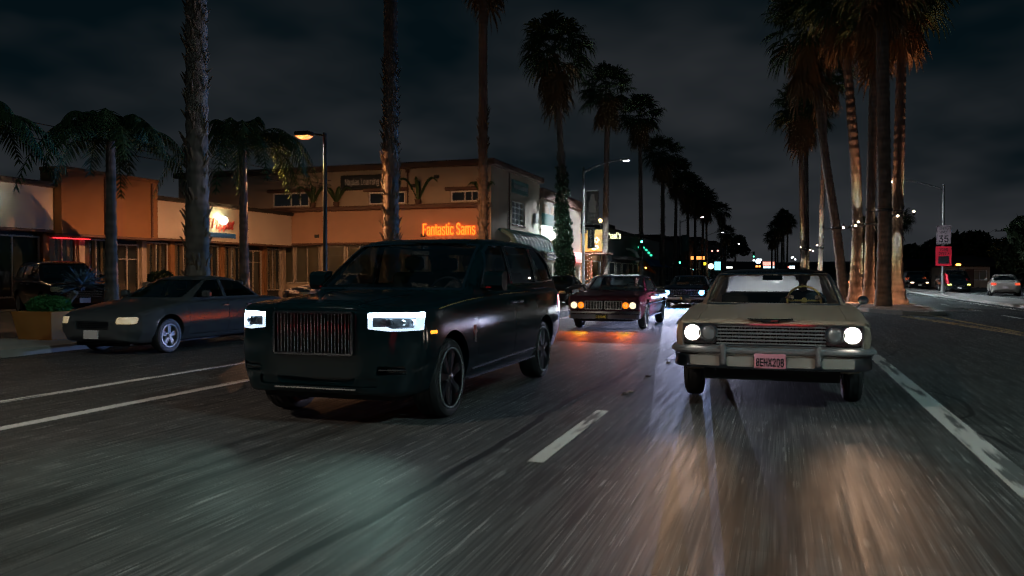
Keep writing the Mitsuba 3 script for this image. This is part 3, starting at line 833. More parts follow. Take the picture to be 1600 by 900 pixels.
        zl = z(.615)
        for s in (-1, 1):
            k.add('grille__frame', prism(rrect(min(s * .03, s * .48), max(s * .03, s * .48), z(.51), z(.725), .015).difference(rrect(min(s * .05, s * .46), max(s * .05, s * .46), z(.53), z(.705), .01)), 'y', -.02, .05), 'chrome', 30)
            for i in range(5):
                x = s * (.105 + .075 * i)
                k.add('grille__bar', prism(Polygon([(x - .012, .05), (x - .008, .0), (x + .008, .0), (x + .012, .05)]), 'z', z(.53), z(.706)), 'chrome', False)
            for zz in (.575, .62, .665):
                k.add('grille__cross_bar', box(min(s * .05, s * .46), max(s * .05, s * .46), .02, .045, z(zz) - .005, z(zz) + .005), 'chrome_dark', False)
            k.add('lamp_panel', box(min(s * .49, s * .835), max(s * .49, s * .835), .045, .065, z(.505), z(.73)), 'paint_maroon', False)
            for j, x in enumerate((.755, .575)):
                nm = {(-1, 0): 'headlight', (-1, 1): 'headlight_001', (1, 0): 'headlight_002', (1, 1): 'headlight_003'}[(s, j)]
                k.add(nm + '__bezel', bezel(s * x, -.01, zl, .098, .078), 'chrome', 30)
                if j == 0:
                    k.add(nm + '__lens', lens(s * x, .0, zl, .079), 'lamp_bulb', 30, ((1.5, 1.15, .62), .6))
                else:
                    k.add(nm + '__lens', lens(s * x, .0, zl, .036), 'lamp_bulb', 30, ((.5, .13, .01), .2))
                    k.add(nm + '__halo_ring', lathe([(.038, -.006), (.058, -.02), (.078, -.006), (.078, .02), (.038, .02), (.038, -.006)], 'y', 28, (s * x, .0, zl)), 'amber_lens', 30, ((1.7, .30, .012), .8))
            k.add('turn_signal', prism(rrect(s * .56 - .09, s * .56 + .09, z(.425), z(.455), .012), 'y', -.085, -.055), 'amber_lens', 30, ((1.5, .3, .015), .4))
            k.beam((s * .57, -.12, z(.40)), (s * .60, -1.1, 0.0), (15, 1.7, .03), 66, 40, 1.2)
        k.add('grille__back_panel', box(-.835, .835, .07, .085, z(.50), z(.735)), 'under', False)
        prof = [(-.90, .35), (-.90, .05), (-.84, -.03), (-.5, -.075), (0, -.095)]
        prof += [(-a, b) for a, b in prof[:-1][::-1]]

        def bar(z0, z1, d):
            return loft([[(x * (1 + d * .2), y + .05, z0), (x * (1 + d * .5), y - d, z0 + .012), (x * (1 + d * .5), y - d, z1 - .012), (x * (1 + d * .2), y + .05, z1)] for x, y in prof])
        k.add('bumper', bar(z(.405), z(.475), .03), 'chrome', 35)
        k.add('bumper__lower_bar', bar(z(.27), z(.395), .01), 'chrome_dark', 35)
        k.add('number_plate', prism(rrect(-.17, .13, z(.265), z(.395), .01), 'y', -.125, -.12), 'plate_dark', False)
        k.add('number_plate__lettering', strokes(.25, .07, 6, 2, .003, '-y', (-.145, -.126, z(.295))), 'plate_yellow', False)
        for s in (-1, 1):
            k.add('side_trim', tube([(s * .975, .35, z(.62)), (s * .985, 1.6, z(.63)), (s * .99, 4.4, z(.63))], .011, 6), 'chrome')
            k.add('side_trim', tube([(s * .965, 1.5, z(.30)), (s * .968, 3.5, z(.30))], .018, 6), 'chrome')
            k.add('mirror', cat(ball((s * 1.03, 1.95, z(1.0)), .055, 2, (1, .7, .8)), tube([(s * .97, 1.97, z(.93)), (s * 1.03, 1.96, z(1.0))], .01, 6)), 'chrome', 30)
        k.add('cowl_wipers', cat(tube([(-.55, 1.40, z(.985)), (-.1, 1.33, z(.985))], .008, 6), tube([(.05, 1.33, z(.985)), (.5, 1.40, z(.985))], .008, 6)), 'chrome_dark')
    else:
        zl = z(.645)
        k.add('grille__surround', prism(rrect(-.87, .87, z(.52), z(.76), .02).difference(rrect(-.855, .855, z(.535), z(.745), .015)), 'y', -.012, .085), 'chrome', 30)
        k.add('grille__back_panel', box(-.865, .865, .075, .086, z(.525), z(.755)), 'under', False)
        for i in range(14):
            x = -.46 + .92 * i / 13
            k.add('grille__bar', box(x - .006, x + .006, .01, .05, z(.54), z(.74)), 'chrome_dark', False)
        for s in (-1, 1):
            for j, x in enumerate((.735, .56)):
                nm = {(-1, 0): 'headlight', (-1, 1): 'headlight_001', (1, 0): 'headlight_002', (1, 1): 'headlight_003'}[(s, j)]
                k.add(nm + '__bezel', bezel(s * x, .0, zl, .125, .110), 'chrome', 30)
                if j == 0:
                    k.add(nm + '__lens', lens(s * x, .005, zl, .112), 'lamp_bulb', 30, ((1.0, 4.5, 9), .6))
                    k.beam((s * x, -.04, zl), (s * x - .5, -28, -.1), (480, 500, 740), 30, 6, 1.2)
                    if s > 0:
                        k.beam((s * x, -.05, zl), (s * x - 6, -16, .4), (50, 260, 760), 62, 30, 2.0)
                else:
                    k.add(nm + '__lens', lens(s * x, .01, zl, .077), 'lens_dark', 30)
        k.add('bumper', cbox(-.96, .96, -.14, -.02, z(.33), z(.47), .03), 'chrome', False)
        k.add('bumper__end', cat(cbox(-.99, -.93, -.1, .4, z(.34), z(.46), .02), cbox(.93, .99, -.1, .4, z(.34), z(.46), .02)), 'chrome', False)
        k.add('number_plate', prism(rrect(-.153, .153, z(.34), z(.46), .01), 'y', -.15, -.146), 'plate_yellow', False)
    for s in (-1, 1):
        k.add('door_handle', cbox(s * .985 - .01, s * .985 + .025, 2.70, 2.86, z(.80), z(.825), .006), 'chrome', False)
        k.add('tail_light', box(s * .72 - .12, s * .72 + .12, 5.33, 5.36, z(.60), z(.70)), 'red_lens', False)
    if face == 'cream':
        k.add('wing_mirror', cat(ball((1.04, 1.78, z(1.02)), .06, 2, (1, .6, .9)), tube([(.96, 1.80, z(.92)), (1.04, 1.79, z(1.0))], .01, 6), ball((-1.04, 1.78, z(1.02)), .06, 2, (1, .6, .9)), tube([(-.96, 1.80, z(.92)), (-1.04, 1.79, z(1.0))], .01, 6)), 'chrome', 30)
    k.add('rear_bumper', cbox(-.94, .94, 5.33, 5.44, z(.40), z(.55), .03), 'chrome', False)
    return k, sp


# ---- everyday cars: a saloon and a tall estate
def modern(kind):
    k = Kit()
    if kind == 'saloon':
        sp = dict(L=4.7, W=1.78, ax0=.92, ax1=3.62, r=.315, tw=.20, rim=.21, spokes=5, wkind='alloy', wmat='pole_metal', inset=.03, arch=.37,
                  w=[(0, .55), (.03, .66), (.10, .76), (.25, .83), (.5, .87), (.9, .885), (3.6, .89), (4.2, .86), (4.5, .80), (4.65, .70), (4.7, .58)],
                  zt=[(0, .60), (.03, .66), (.10, .70), (.3, .77), (.8, .86), (1.25, .92), (2, .93), (3.6, .95), (4.0, .96), (4.5, .93), (4.65, .86), (4.7, .78)],
                  zb=[(0, .36), (.03, .28), (.2, .22), (.6, .20), (4.0, .20), (4.5, .30), (4.7, .45)], rt=[(0, .05), (.3, .10), (4.7, .09)], crown=[(0, .01), (.5, .05), (1.25, .05), (4.7, .03)], tuck=.08, waist=.5,
                  cabin=[(.86, .80, 1.18, 4.02, .25, .3, .16, .08), (.98, .775, 1.42, 3.85, .25, .3, .16, .08), (1.12, .715, 1.72, 3.62, .25, .3, .14, .08), (1.25, .65, 1.98, 3.38, .25, .3, .12, .08), (1.33, .60, 2.15, 3.18, .25, .3, .1, .06), (1.37, .52, 2.32, 2.98, .22, .25, .07, .05), (1.39, .36, 2.5, 2.8, .12, .12, .04, .03)],
                  glass=[('windscreen', Polygon([(-.66, .99), (.66, .99), (.55, 1.31), (-.55, 1.31)]), 'y', (.6, 2.45)), ('rear_window', Polygon([(-.62, 1.02), (.62, 1.02), (.52, 1.30), (-.52, 1.30)]), 'y', (3.0, 4.4)),
                         ('front_side_window', Polygon([(1.62, .985), (2.52, .985), (2.52, 1.315), (2.20, 1.30)]), 'x', (-2, 2)), ('rear_side_window', Polygon([(2.60, .985), (3.55, .99), (3.18, 1.28), (2.60, 1.315)]), 'x', (-2, 2))],
                  panels=[('bonnet', (-.66, .66, .16, 1.18, .62, 1.3)), ('front_door', (.70, 1.2, 1.42, 2.55, .30, 1.2)), ('front_door', (-1.2, -.70, 1.42, 2.55, .30, 1.2)), ('rear_door', (.70, 1.2, 2.55, 3.30, .30, 1.2)), ('rear_door', (-1.2, -.70, 2.55, 3.30, .30, 1.2))],
                  seats=[(-.36, 2.35, .5, True), (.36, 2.35, .5, True), (0, 3.15, 1.2, False)], seatz=.55, backh=.55, headrest=True, dash=(1.5, .95), wheel_at=(.36, 1.85, .90), steer_r=.18, mirror_in=(2.12, 1.25), cav=(1.5, 3.7, .3), under=.16)
        hl, tl, gr = (.52, .80, .56, .68), (.50, .80, .70, .86), (-.36, .36, .46, .60)
    else:
        sp = dict(L=4.85, W=1.95, ax0=.95, ax1=3.85, r=.37, tw=.24, rim=.24, spokes=6, wkind='alloy', wmat='chrome_dark', inset=.03, arch=.43,
                  w=[(0, .72), (.03, .80), (.10, .87), (.25, .93), (.5, .96), (.9, .972), (4.0, .975), (4.5, .95), (4.75, .88), (4.85, .78)],
                  zt=[(0, .86), (.03, .92), (.10, .97), (.3, 1.02), (.8, 1.07), (1.25, 1.12), (2, 1.14), (4.2, 1.16), (4.6, 1.15), (4.8, 1.08), (4.85, 1.0)],
                  zb=[(0, .45), (.03, .36), (.2, .30), (.6, .28), (4.2, .28), (4.7, .38), (4.85, .5)], rt=[(0, .05), (.3, .10), (4.85, .09)], crown=[(0, .01), (.5, .05), (1.25, .05), (4.85, .03)], tuck=.08, waist=.5,
                  cabin=[(1.06, .90, 1.20, 4.78, .25, .2, .14, .05), (1.20, .875, 1.42, 4.72, .25, .2, .14, .05), (1.40, .82, 1.72, 4.62, .25, .2, .12, .05), (1.58, .76, 1.98, 4.50, .25, .22, .11, .05), (1.68, .72, 2.14, 4.38, .25, .24, .1, .05), (1.73, .64, 2.32, 4.2, .22, .25, .07, .05), (1.755, .45, 2.6, 3.9, .15, .15, .04, .03)],
                  glass=[('windscreen', Polygon([(-.76, 1.21), (.76, 1.21), (.64, 1.65), (-.64, 1.65)]), 'y', (.6, 2.5)), ('rear_window', Polygon([(-.70, 1.22), (.70, 1.22), (.60, 1.62), (-.60, 1.62)]), 'y', (4.0, 5.2)),
                         ('front_side_window', Polygon([(1.66, 1.20), (2.60, 1.20), (2.60, 1.65), (2.22, 1.64)]), 'x', (-2, 2)), ('rear_side_window', Polygon([(2.70, 1.20), (3.58, 1.21), (3.56, 1.65), (2.70, 1.65)]), 'x', (-2, 2)), ('quarter_window', Polygon([(3.66, 1.21), (4.42, 1.24), (4.28, 1.56), (3.66, 1.65)]), 'x', (-2, 2))],
                  panels=[('bonnet', (-.74, .74, .16, 1.18, .85, 1.5)), ('front_door', (.78, 1.2, 1.45, 2.65, .40, 1.4)), ('front_door', (-1.2, -.78, 1.45, 2.65, .40, 1.4)), ('rear_door', (.78, 1.2, 2.65, 3.48, .40, 1.4)), ('rear_door', (-1.2, -.78, 2.65, 3.48, .40, 1.4))],
                  seats=[(-.4, 2.45, .52, True), (.4, 2.45, .52, True), (0, 3.35, 1.3, False)], seatz=.75, backh=.58, headrest=True, dash=(1.52, 1.14), wheel_at=(.4, 1.9, 1.1), steer_r=.18, mirror_in=(2.1, 1.58), cav=(1.5, 4.5, .4), under=.22)
        hl, tl, gr = (.55, .90, .80, .95), (.62, .92, .85, 1.12), (-.50, .50, .62, .82)
    sp.update(paint='paint_grey', pane=('glass_tint', 'glass_tint', 'glass_tint'))
    cut = [prism(rrect(gr[0], gr[1], gr[2], gr[3], .03), 'y', -.1, .07)]
    shell = body_solid(sp, .004) - body_solid(sp, -.03)
    HL, TL = {}, {}
    for s in (-1, 1):
        P = mf(prism(rrect(min(s * hl[0], s * hl[1]), max(s * hl[0], s * hl[1]), hl[2], hl[3], .03), 'y', -.1, .5))
        Q = mf(prism(rrect(min(s * tl[0], s * tl[1]), max(s * tl[0], s * tl[1]), tl[2], tl[3], .03), 'y', sp['L'] - .45, sp['L'] + .2))
        HL[s], TL[s] = shell ^ P, shell ^ Q
        cut += [tm((body_solid(sp, .02) - body_solid(sp, -.028)) ^ P), tm((body_solid(sp, .02) - body_solid(sp, -.028)) ^ Q)]
    sp['cut'] = cut
    car_shell(k, sp)
    for s in (-1, 1):
        k.add('headlight', HL[s], 'lens_yellowed', 30)
        k.add('tail_light', TL[s], 'red_lens', 30)
        k.add('mirror', cat(cbox(s * (sp['W'] / 2 + .07) - .09, s * (sp['W'] / 2 + .07) + .09, 1.72, 1.84, sp['cabin'][1][0] + .0, sp['cabin'][1][0] + .13, .03)), sp['paint'], False)
        for y in (2.38, 3.12):
            k.add('door_handle', cbox(s * sp['W'] / 2 - .03, s * sp['W'] / 2 + .014, y, y + .16, sp['cabin'][0][0] - .06, sp['cabin'][0][0] - .03, .006), 'chrome_dark', False)
    k.add('grille', cat(*[box(gr[0], gr[1], .02, .05, z - .008, z + .008) for z in np.linspace(gr[2] + .02, gr[3] - .02, 4)]), 'chrome_dark', False)
    k.add('number_plate', box(-.153, .153, -.03, .0, gr[2] - .16, gr[2] - .01), 'plate_white', False)
    k.add('rear_plate', box(-.153, .153, sp['L'] - .02, sp['L'] + .02, gr[2] + .05, gr[2] + .20), 'plate_white', False)
    return k, sp


# ------------------------------------------------------------------ the ground, roads and pavements
structure('ground', box(-900, 900, -400, 1200, -0.30, -0.02), 'dark_ground')
structure('road', box(-12.5, 9.75, -60, 700, -0.12, 0.0), 'asphalt')


def slab(poly, z0, z1):
    return prism(Polygon(poly), 'z', z0, z1)


structure('parking_lot', box(-27.2, -14.9, -40, 40.6, -0.10, 0.10), 'lot_asphalt')
structure('pavement', cat(box(-14.9, -12.62, -60, 700, -0.1, 0.12), box(-27.4, -26.0, -40, 40.4, 0.0, 0.135)), 'concrete')
structure('kerb', cat(cbox(-12.62, -12.48, 16.2, 700, -0.1, 0.13, .02), cbox(-12.62, -12.48, -60, -14, -0.1, 0.13, .02)), 'concrete')
structure('kerb_extension', slab([(-12.7, -13.8), (-11.3, -12.5), (-11.3, 8.6), (-11.6, 9.4), (-12.7, 9.9)], -0.1, 0.128), 'concrete')
structure('far_pavement', box(9.90, 12.4, -60, 700, -0.1, 0.12), 'concrete')
structure('far_kerb', cbox(9.75, 9.905, -60, 700, -0.1, 0.135, .02), 'concrete')
structure('side_street', box(12.4, 40, -60, 400, -0.1, 0.06), 'lot_asphalt')
med = [(4.9, 31.2), (4.2, 31.6), (3.3, 33.5), (2.6, 37), (2.0, 45), (1.3, 90), (.4, 160), (-1.5, 300), (1.5, 300), (3.0, 160), (4.2, 90), (5.2, 50), (5.5, 38), (5.35, 32)]
structure('median', slab(med, -0.1, 0.10), 'soil')
structure('median_kerb', cat(*prism_multi(Polygon(med).buffer(.16).difference(Polygon(med).buffer(.001)), 'z', -0.1, 0.14)), 'concrete')


def stripe(pts, w, name, mat, z=0.004):
    from shapely.geometry import LineString
    g = LineString(pts).buffer(w / 2, cap_style=2, join_style=2)
    m = prism_multi(g, 'z', z - 0.006, z)
    k = newkey(name)
    scene[k] = mikit.ply(cat(*m), mat, False)
    labels[k] = {'kind': 'structure'}


stripe([(1.55, -30), (1.55, 30.5)], .21, 'lane_line', 'road_paint')
for a, b in [(5.84 + 7.8 * q, 8.28 + 7.8 * q) for q in range(-2, 9)]:
    stripe([(-1.74, a), (-1.74, b)], .125, 'lane_dash', 'road_paint')
stripe([(-6.75, -30), (-6.75, 120)], .15, 'bicycle_lane_line', 'road_paint')
stripe([(-8.17, -30), (-8.17, 120)], .13, 'bicycle_lane_line', 'road_paint')
for dx in (0, .22):
    stripe([(3.9 + dx, 30.6), (4.25 + dx, 28.6), (4.95 + dx, 24.5), (5.40 + dx, 21.4), (5.75 + dx, 17.5), (5.95 + dx, 10), (5.95 + dx, -30)], .11, 'yellow_line', 'yellow_paint')
stripe([(5.05, 31.0), (5.15, 28.5), (5.40, 25.5), (5.62, 22.6)], .11, 'yellow_line', 'yellow_paint', .0055)
for a in (18, 30, 36, 42, 54, 66):
    stripe([(7.4, a), (7.35, a + 2.4)], .12, 'far_lane_dash', 'road_paint')
stripe([(9.1, -30), (9.1, 160)], .12, 'far_edge_line', 'road_paint')
for i, y in enumerate((9.6, 9.75, 11.3, 13.2, 15.0)):
    thing('pavement_marker', ['small white raised marker nearest beyond the lane dash', 'second small raised marker touching the first one on the lane line', 'small raised marker a car width past the pair on the lane line', 'small raised marker beside the front wheel of the cream coupé', 'small raised marker just short of the far lane dash'][i], 'road marker',
          [('', lathe([(.001, .014), (.025, .012), (.04, .002), (.04, 0), (.001, 0)], 'z', 14, (-1.74 + .03 * (i % 2), y, 0)), 'sign_white', 30)], 'raised markers on the lane line')

structure('hills', loft([[(x, 900 + 60 * math.sin(x * .01), -5) for x in np.linspace(-700, 700, 60)] + [(x, 980, -5) for x in np.linspace(700, -700, 60)],
                         [(x, 930, 8 + 16 * float(meshkit.fbm(np.array([x * .006, 2, 3]), 4)) * (1 - .25 * (x > 0))) for x in np.linspace(-700, 700, 60)] + [(x, 960, 8 + 16 * float(meshkit.fbm(np.array([x * .006, 2, 3]), 4))) for x in np.linspace(700, -700, 60)]]), 'dark_wall')


# ------------------------------------------------------------------ street lamps
def street_lamp(arm=2.7, h=8.75, rgb=(26, 30, 28)):
    k = Kit()
    k.add('base', lathe([(.001, .0), (.20, 0), (.20, .06), (.15, .12), (.13, .5), (.001, .5)], 'z', 18), 'pole_metal')
    k.add('pole', tube([(0, 0, .1), (0, 0, 4), (0, 0, h)], [.115, .095, .07], 14), 'pole_metal')
    t = np.linspace(0, 1, 9)
    k.add('arm', tube(np.stack([arm * t, 0 * t, h - .35 + .75 * np.sin(t * np.pi / 2) - .0 * t], 1), np.linspace(.05, .03, 9), 10), 'pole_metal')
    zt = h + .40
    k.add('lamp_head', m3.Manifold.hull_points(np.array([(arm - .15, a * .07, zt + .03) for a in (-1, 1)] + [(arm - .15, a * .07, zt - .05) for a in (-1, 1)] + [(arm + .5, a * .14, zt + b) for a in (-1, 1) for b in (-.05, .05)] + [(arm + .25, a * .12, zt + .09) for a in (-1, 1)], float)), 'pole_metal', 20)
    k.add('lamp_head__lens', tm(m3.Manifold.hull_points(np.array([(arm + .05, a * .10, zt - .05) for a in (-1, 1)] + [(arm + .48, a * .12, zt - .05) for a in (-1, 1)] + [(arm + .12, a * .07, zt - .12) for a in (-1, 1)] + [(arm + .42, a * .08, zt - .12) for a in (-1, 1)], float))), 'lamp_bulb', 20, (rgb, 0.0))
    return k


lamp_kit = street_lamp()
LED = np.array([330, 370, 420.0])
for i, (y, lab, power) in enumerate(((55.3, 'tall street lamp with a lit white head carrying the dark banners', 4.2), (112.3, 'lit street lamp with a yellowish head beyond the traffic signal', 0), (152.5, 'small far lit street lamp against the row of dark palms', 0), (211.5, 'tiny farthest lit street lamp beside the round dark tree', 0), (-3.0, 'street lamp standing at the kerb behind the camera', .42))):
    key = lamp_kit.place('street_lamp', lab, 'street lamp', (-13.0, y, .12), 0, 'street lamps along the palm side kerb')
    if power:
        spot(f'light_of_{key}', (-10.02, y, 8.95), (-8.0, y, 0) if y > 0 else (-3.0, 4.0, 0), (LED if y > 0 else np.array([420, 345, 275.0])) * power, *((78, 60) if y > 0 else (54, 28)), 2.0)
right_kit = street_lamp(3.0, 7.6, (20, 18, 12))
key = right_kit.place('street_lamp', 'street lamp on the right pavement carrying the speed signs', 'street lamp', (10.75, 63.5, .12), 180)
spot('light_of_' + key, (7.45, 63.5, 7.75), (6.5, 63.5, 0), np.array([210, 330, 330]) * .6, 78, 60, .6)
key = right_kit.place('street_lamp', 'street lamp on the right pavement outside the view', 'street lamp', (10.75, 2.5, .12), 180)
spot('light_of_' + key, (7.45, 2.5, 7.75), (5.5, 3.5, 0), np.array([210, 330, 330]) * .4, 78, 60, 1.0)
# sodium lamp of the parking lot
k = Kit()
k.add('base', lathe([(.001, 0), (.22, 0), (.22, .6), (.18, .65), (.001, .65)], 'z', 18), 'concrete')
k.add('pole', tube([(0, 0, .6), (0, 0, 6.55)], [.085, .07], 12), 'dark_metal')
k.add('arm', tube([(0, 0, 6.45), (-.35, -.1, 6.5), (-.62, -.2, 6.5)], .035, 8), 'dark_metal')
k.add('lamp_head', cbox(-1.05, -.45, -.42, .02, 6.44, 6.60, .03), 'dark_metal', False)
k.add('lamp_head__lens', tm(m3.Manifold.hull_points(np.array([(-1.02 + .54 * a, -.39 + .38 * b, 6.437) for a in (0, 1) for b in (0, 1)] + [(-.9 + .3 * a, -.3 + .2 * b, 6.33) for a in (0, 1) for b in (0, 1)], float))), 'lamp_bulb', False, ((2.3, .46, .06), .5))
key = k.place('parking_lot_lamp', 'dark lamp post with a lit orange box head over the car park', 'lamp post', (-16.0, 26.5, .1))
SOD = np.array([900, 400, 170.0])
spot('light_of_' + key, (-16.75, 26.3, 6.30), (-16.9, 27.4, 0), SOD * .30, 84, 70, 2.5)


# ------------------------------------------------------------------ palms
def trunk_mesh(path, r0, r1, flare=1.6, seed=0, n=18, rough=.06):
    path = np.asarray(path, float)
    s = np.concatenate([[0], np.cumsum(np.linalg.norm(np.diff(path, axis=0), axis=1))])
    m = max(40, int(s[-1] / .13))
    u = np.linspace(0, s[-1], m)
    P = np.stack([np.interp(u, s, path[:, i]) for i in range(3)], 1)
    kz = np.ones(9) / 9
    for i in range(2):
        P[:, i] = np.convolve(np.pad(P[:, i], 4, mode='edge'), kz, 'valid')
    R = r1 + (r0 - r1) * (1 - u / s[-1]) ** .8
    R = R * (1 + (flare - 1) * np.exp(-u / .75))
    rings = []
    an = np.arange(n) * 2 * np.pi / n
    for i, (p, r) in enumerate(zip(P, R)):
        q = np.stack([np.cos(an) * 2, np.sin(an) * 2, np.full(n, u[i] * 3.1)], 1)
        rr = r * (1 + rough * 2 * (meshkit.fbm(q + seed * 7.7, 3) - .5) + rough * .9 * (i % 3 - 1))
        rings.append(np.stack([p[0] + rr * np.cos(an), p[1] + rr * np.sin(an), np.full(n, p[2])], 1))
    return loft(rings), P, R


def fan_frond(o, d, petiole, size, droop, rng, nl=15):
    """One fan leaf: a petiole and folded leaflets spread about it, the tips hanging."""
    d = d / np.linalg.norm(d)
    side = np.cross(d, [0, 0, 1.0]); side /= np.linalg.norm(side) + 1e-9
    up = np.cross(side, d)
    V, F = [], []

    def strip(pts, w, nrm):
        b = len(V)
        for p, ww in zip(pts, w):
            V.append(p - nrm * ww); V.append(p + nrm * ww)
        for i in range(len(pts) - 1):
            a = b + 2 * i
            F.append((a, a + 1, a + 3)); F.append((a, a + 3, a + 2))
    e = o + d * petiole - np.array([0, 0, .06 * petiole])
    strip([o, (o + e) / 2 + up * .04, e], [.03, .022, .018], side)
    for a in np.linspace(-115, 115, nl):
        a = math.radians(a + rng.uniform(-4, 4))
        ld = d * math.cos(a) + side * math.sin(a) + up * rng.uniform(-.10, .12)
        l = size * (1 - .28 * abs(math.sin(a / 2)) ** 2) * rng.uniform(.85, 1.1)
        q1 = e + ld * l * .45
        q2 = e + ld * l * .80 - np.array([0, 0, droop * l * .16])
        q3 = e + ld * l * .98 - np.array([0, 0, droop * l * .48])
        nr = np.cross(ld, up); nr /= np.linalg.norm(nr) + 1e-9
        strip([e, q1, q2, q3], [.008,   .066 * size, .048 * size, .005], nr * .8 + up * rng.uniform(-.5, .5))
    return V, F


def crown(seed, n_green=50, n_dry=46, size=1.15, skirt=2.4):
    rng = np.random.default_rng(seed)
    out = []
    for dry in (0, 1):
        V, F = [], []
        for i in range(n_dry if dry else n_green):
            az = rng.uniform(0, 2 * np.pi)
            if dry:
                h = rng.uniform(0, 1)
                el = math.radians(rng.uniform(-86, -55) if h > .25 else rng.uniform(-60, -30))
                o = np.array([math.cos(az) * .22, math.sin(az) * .22, .1 - skirt * .62 * h])
                v, f = fan_frond(o, np.array([math.cos(az) * math.cos(el), math.sin(az) * math.cos(el), math.sin(el)]), rng.uniform(.5, .95), size * rng.uniform(.65, .95), 1.0, rng, 11)
            else:
                el = math.radians(85 - 125 * ((i + rng.uniform(0, 1)) / n_green) ** .85)
                o = np.array([math.cos(az) * .12, math.sin(az) * .12, .35])
                v, f = fan_frond(o, np.array([math.cos(az) * math.cos(el), math.sin(az) * math.cos(el), math.sin(el)]), rng.uniform(1.0, 1.5), size * rng.uniform(.85, 1.1), rng.uniform(.6, 1.3), rng, 15)
            F += [tuple(np.array(t) + len(V)) for t in f]
            V += v
        out.append(trimesh.Trimesh(np.array(V), np.array(F), process=False))
    return out


CROWNS = []
for s_ in range(4):
    g_, d_ = crown(31 + s_, skirt=(2.0, 2.6, 3.2, 2.2)[s_])
    CROWNS.append((mikit.ply(g_, 'frond', False), mikit.ply(d_, 'frond_dry', False)))


def leaf_bases(P, R, z0, z1, rng, n, size=.15):
    """Old leaf stubs that stand off the trunk."""
    ms = []
    for _ in range(n):
        z = rng.uniform(z0, z1)
        i = int(np.argmin(np.abs(P[:, 2] - z)))
        a = rng.uniform(0, 2 * np.pi)
        d = np.array([math.cos(a), math.sin(a), 0])
        s = np.array([-d[1], d[0], 0])
        c = P[i] + d * R[i] * .9
        l = size * rng.uniform(.4, 2.2)
        d = d + s * rng.uniform(-.7, .7) + np.array([0, 0, rng.uniform(-.3, .3)])
        ms.append(m3.Manifold.hull_points(np.array([c - s * .05, c + s * .05, c + [0, 0, .12], c + d * l * .6 + [0, 0, l * 1.1], c + d * l * .45 + s * .03 + [0, 0, l], c - [0, 0, .05]])))
    return cat(*ms)


def leaf_cloud(centres, radii, n, size, rng, drop=0):
    """n small leaf faces through the volume of the blobs."""
    c = np.asarray(centres, float)
    w = np.asarray(radii, float) ** 2
    j = rng.choice(len(c), n, p=w / w.sum())
    v = rng.normal(size=(n, 3)); v /= np.linalg.norm(v, axis=1, keepdims=True)
    p = c[j] + v * (np.asarray(radii)[j] * rng.uniform(.55, 1.05, n) ** .6)[:, None] * [1, 1, .8]
    a = rng.normal(size=(n, 3)); a /= np.linalg.norm(a, axis=1, keepdims=True)
    b = np.cross(a, rng.normal(size=(n, 3))); b /= np.linalg.norm(b, axis=1, keepdims=True)
    s = size * rng.uniform(.6, 1.4, n)[:, None]
    V = np.stack([p - a * s, p + b * s * .45, p + a * s, p - b * s * .45], 1).reshape(-1, 3)
    q = np.arange(n)[:, None] * 4
    return trimesh.Trimesh(V, np.vstack([q + [0, 1, 2], q + [0, 2, 3]]), process=False)


def fan_palm(label, base, top, r0, r1, ci, sc, group, rz=0, flare=1.5, mid=None, stubs=None, ivy=None, seed=0, rough=.06):
    key = newkey('palm_tree')
    labels[key] = {'label': label, 'category': 'palm tree', 'group': group}
    path = [base] + (mid or []) + [top]
    m, P, R = trunk_mesh(path, r0, r1, flare, seed, rough=rough)
    scene[key + '__trunk'] = mikit.ply(m, 'bark', 50)
    rng = np.random.default_rng(900 + seed)
    if stubs:
        scene[key + '__trunk__leaf_stubs'] = mikit.ply(leaf_bases(P, R, *stubs[:2], rng, stubs[2]), 'leaf_base', False)
        labels[key + '__trunk__leaf_stubs'] = {'kind': 'stuff'}
    if ivy:
        c = [(P[np.argmin(np.abs(P[:, 2] - z))] + [rng.uniform(-.15, .15), rng.uniform(-.15, .15), 0]) for z in np.arange(.2, ivy[0], .3)]
        r = [ivy[1] * (1 - .75 * z / ivy[0]) + .2 for z in np.arange(.2, ivy[0], .3)]
        scene[key + '__ivy'] = mikit.ply(leaf_cloud(c, r, ivy[2], .12, rng), 'ivy', False)
        labels[key + '__ivy'] = {'kind': 'stuff'}
    M = T().translate(list(top)).rotate([0, 0, 1], rz).scale(sc)
    for nm, d in zip(('crown', 'dry_skirt'), CROWNS[ci]):
        d = dict(d); d['to_world'] = M
        scene[key + '__' + nm] = d
        labels[key + '__' + nm] = {'kind': 'stuff'}
    return key, P, R


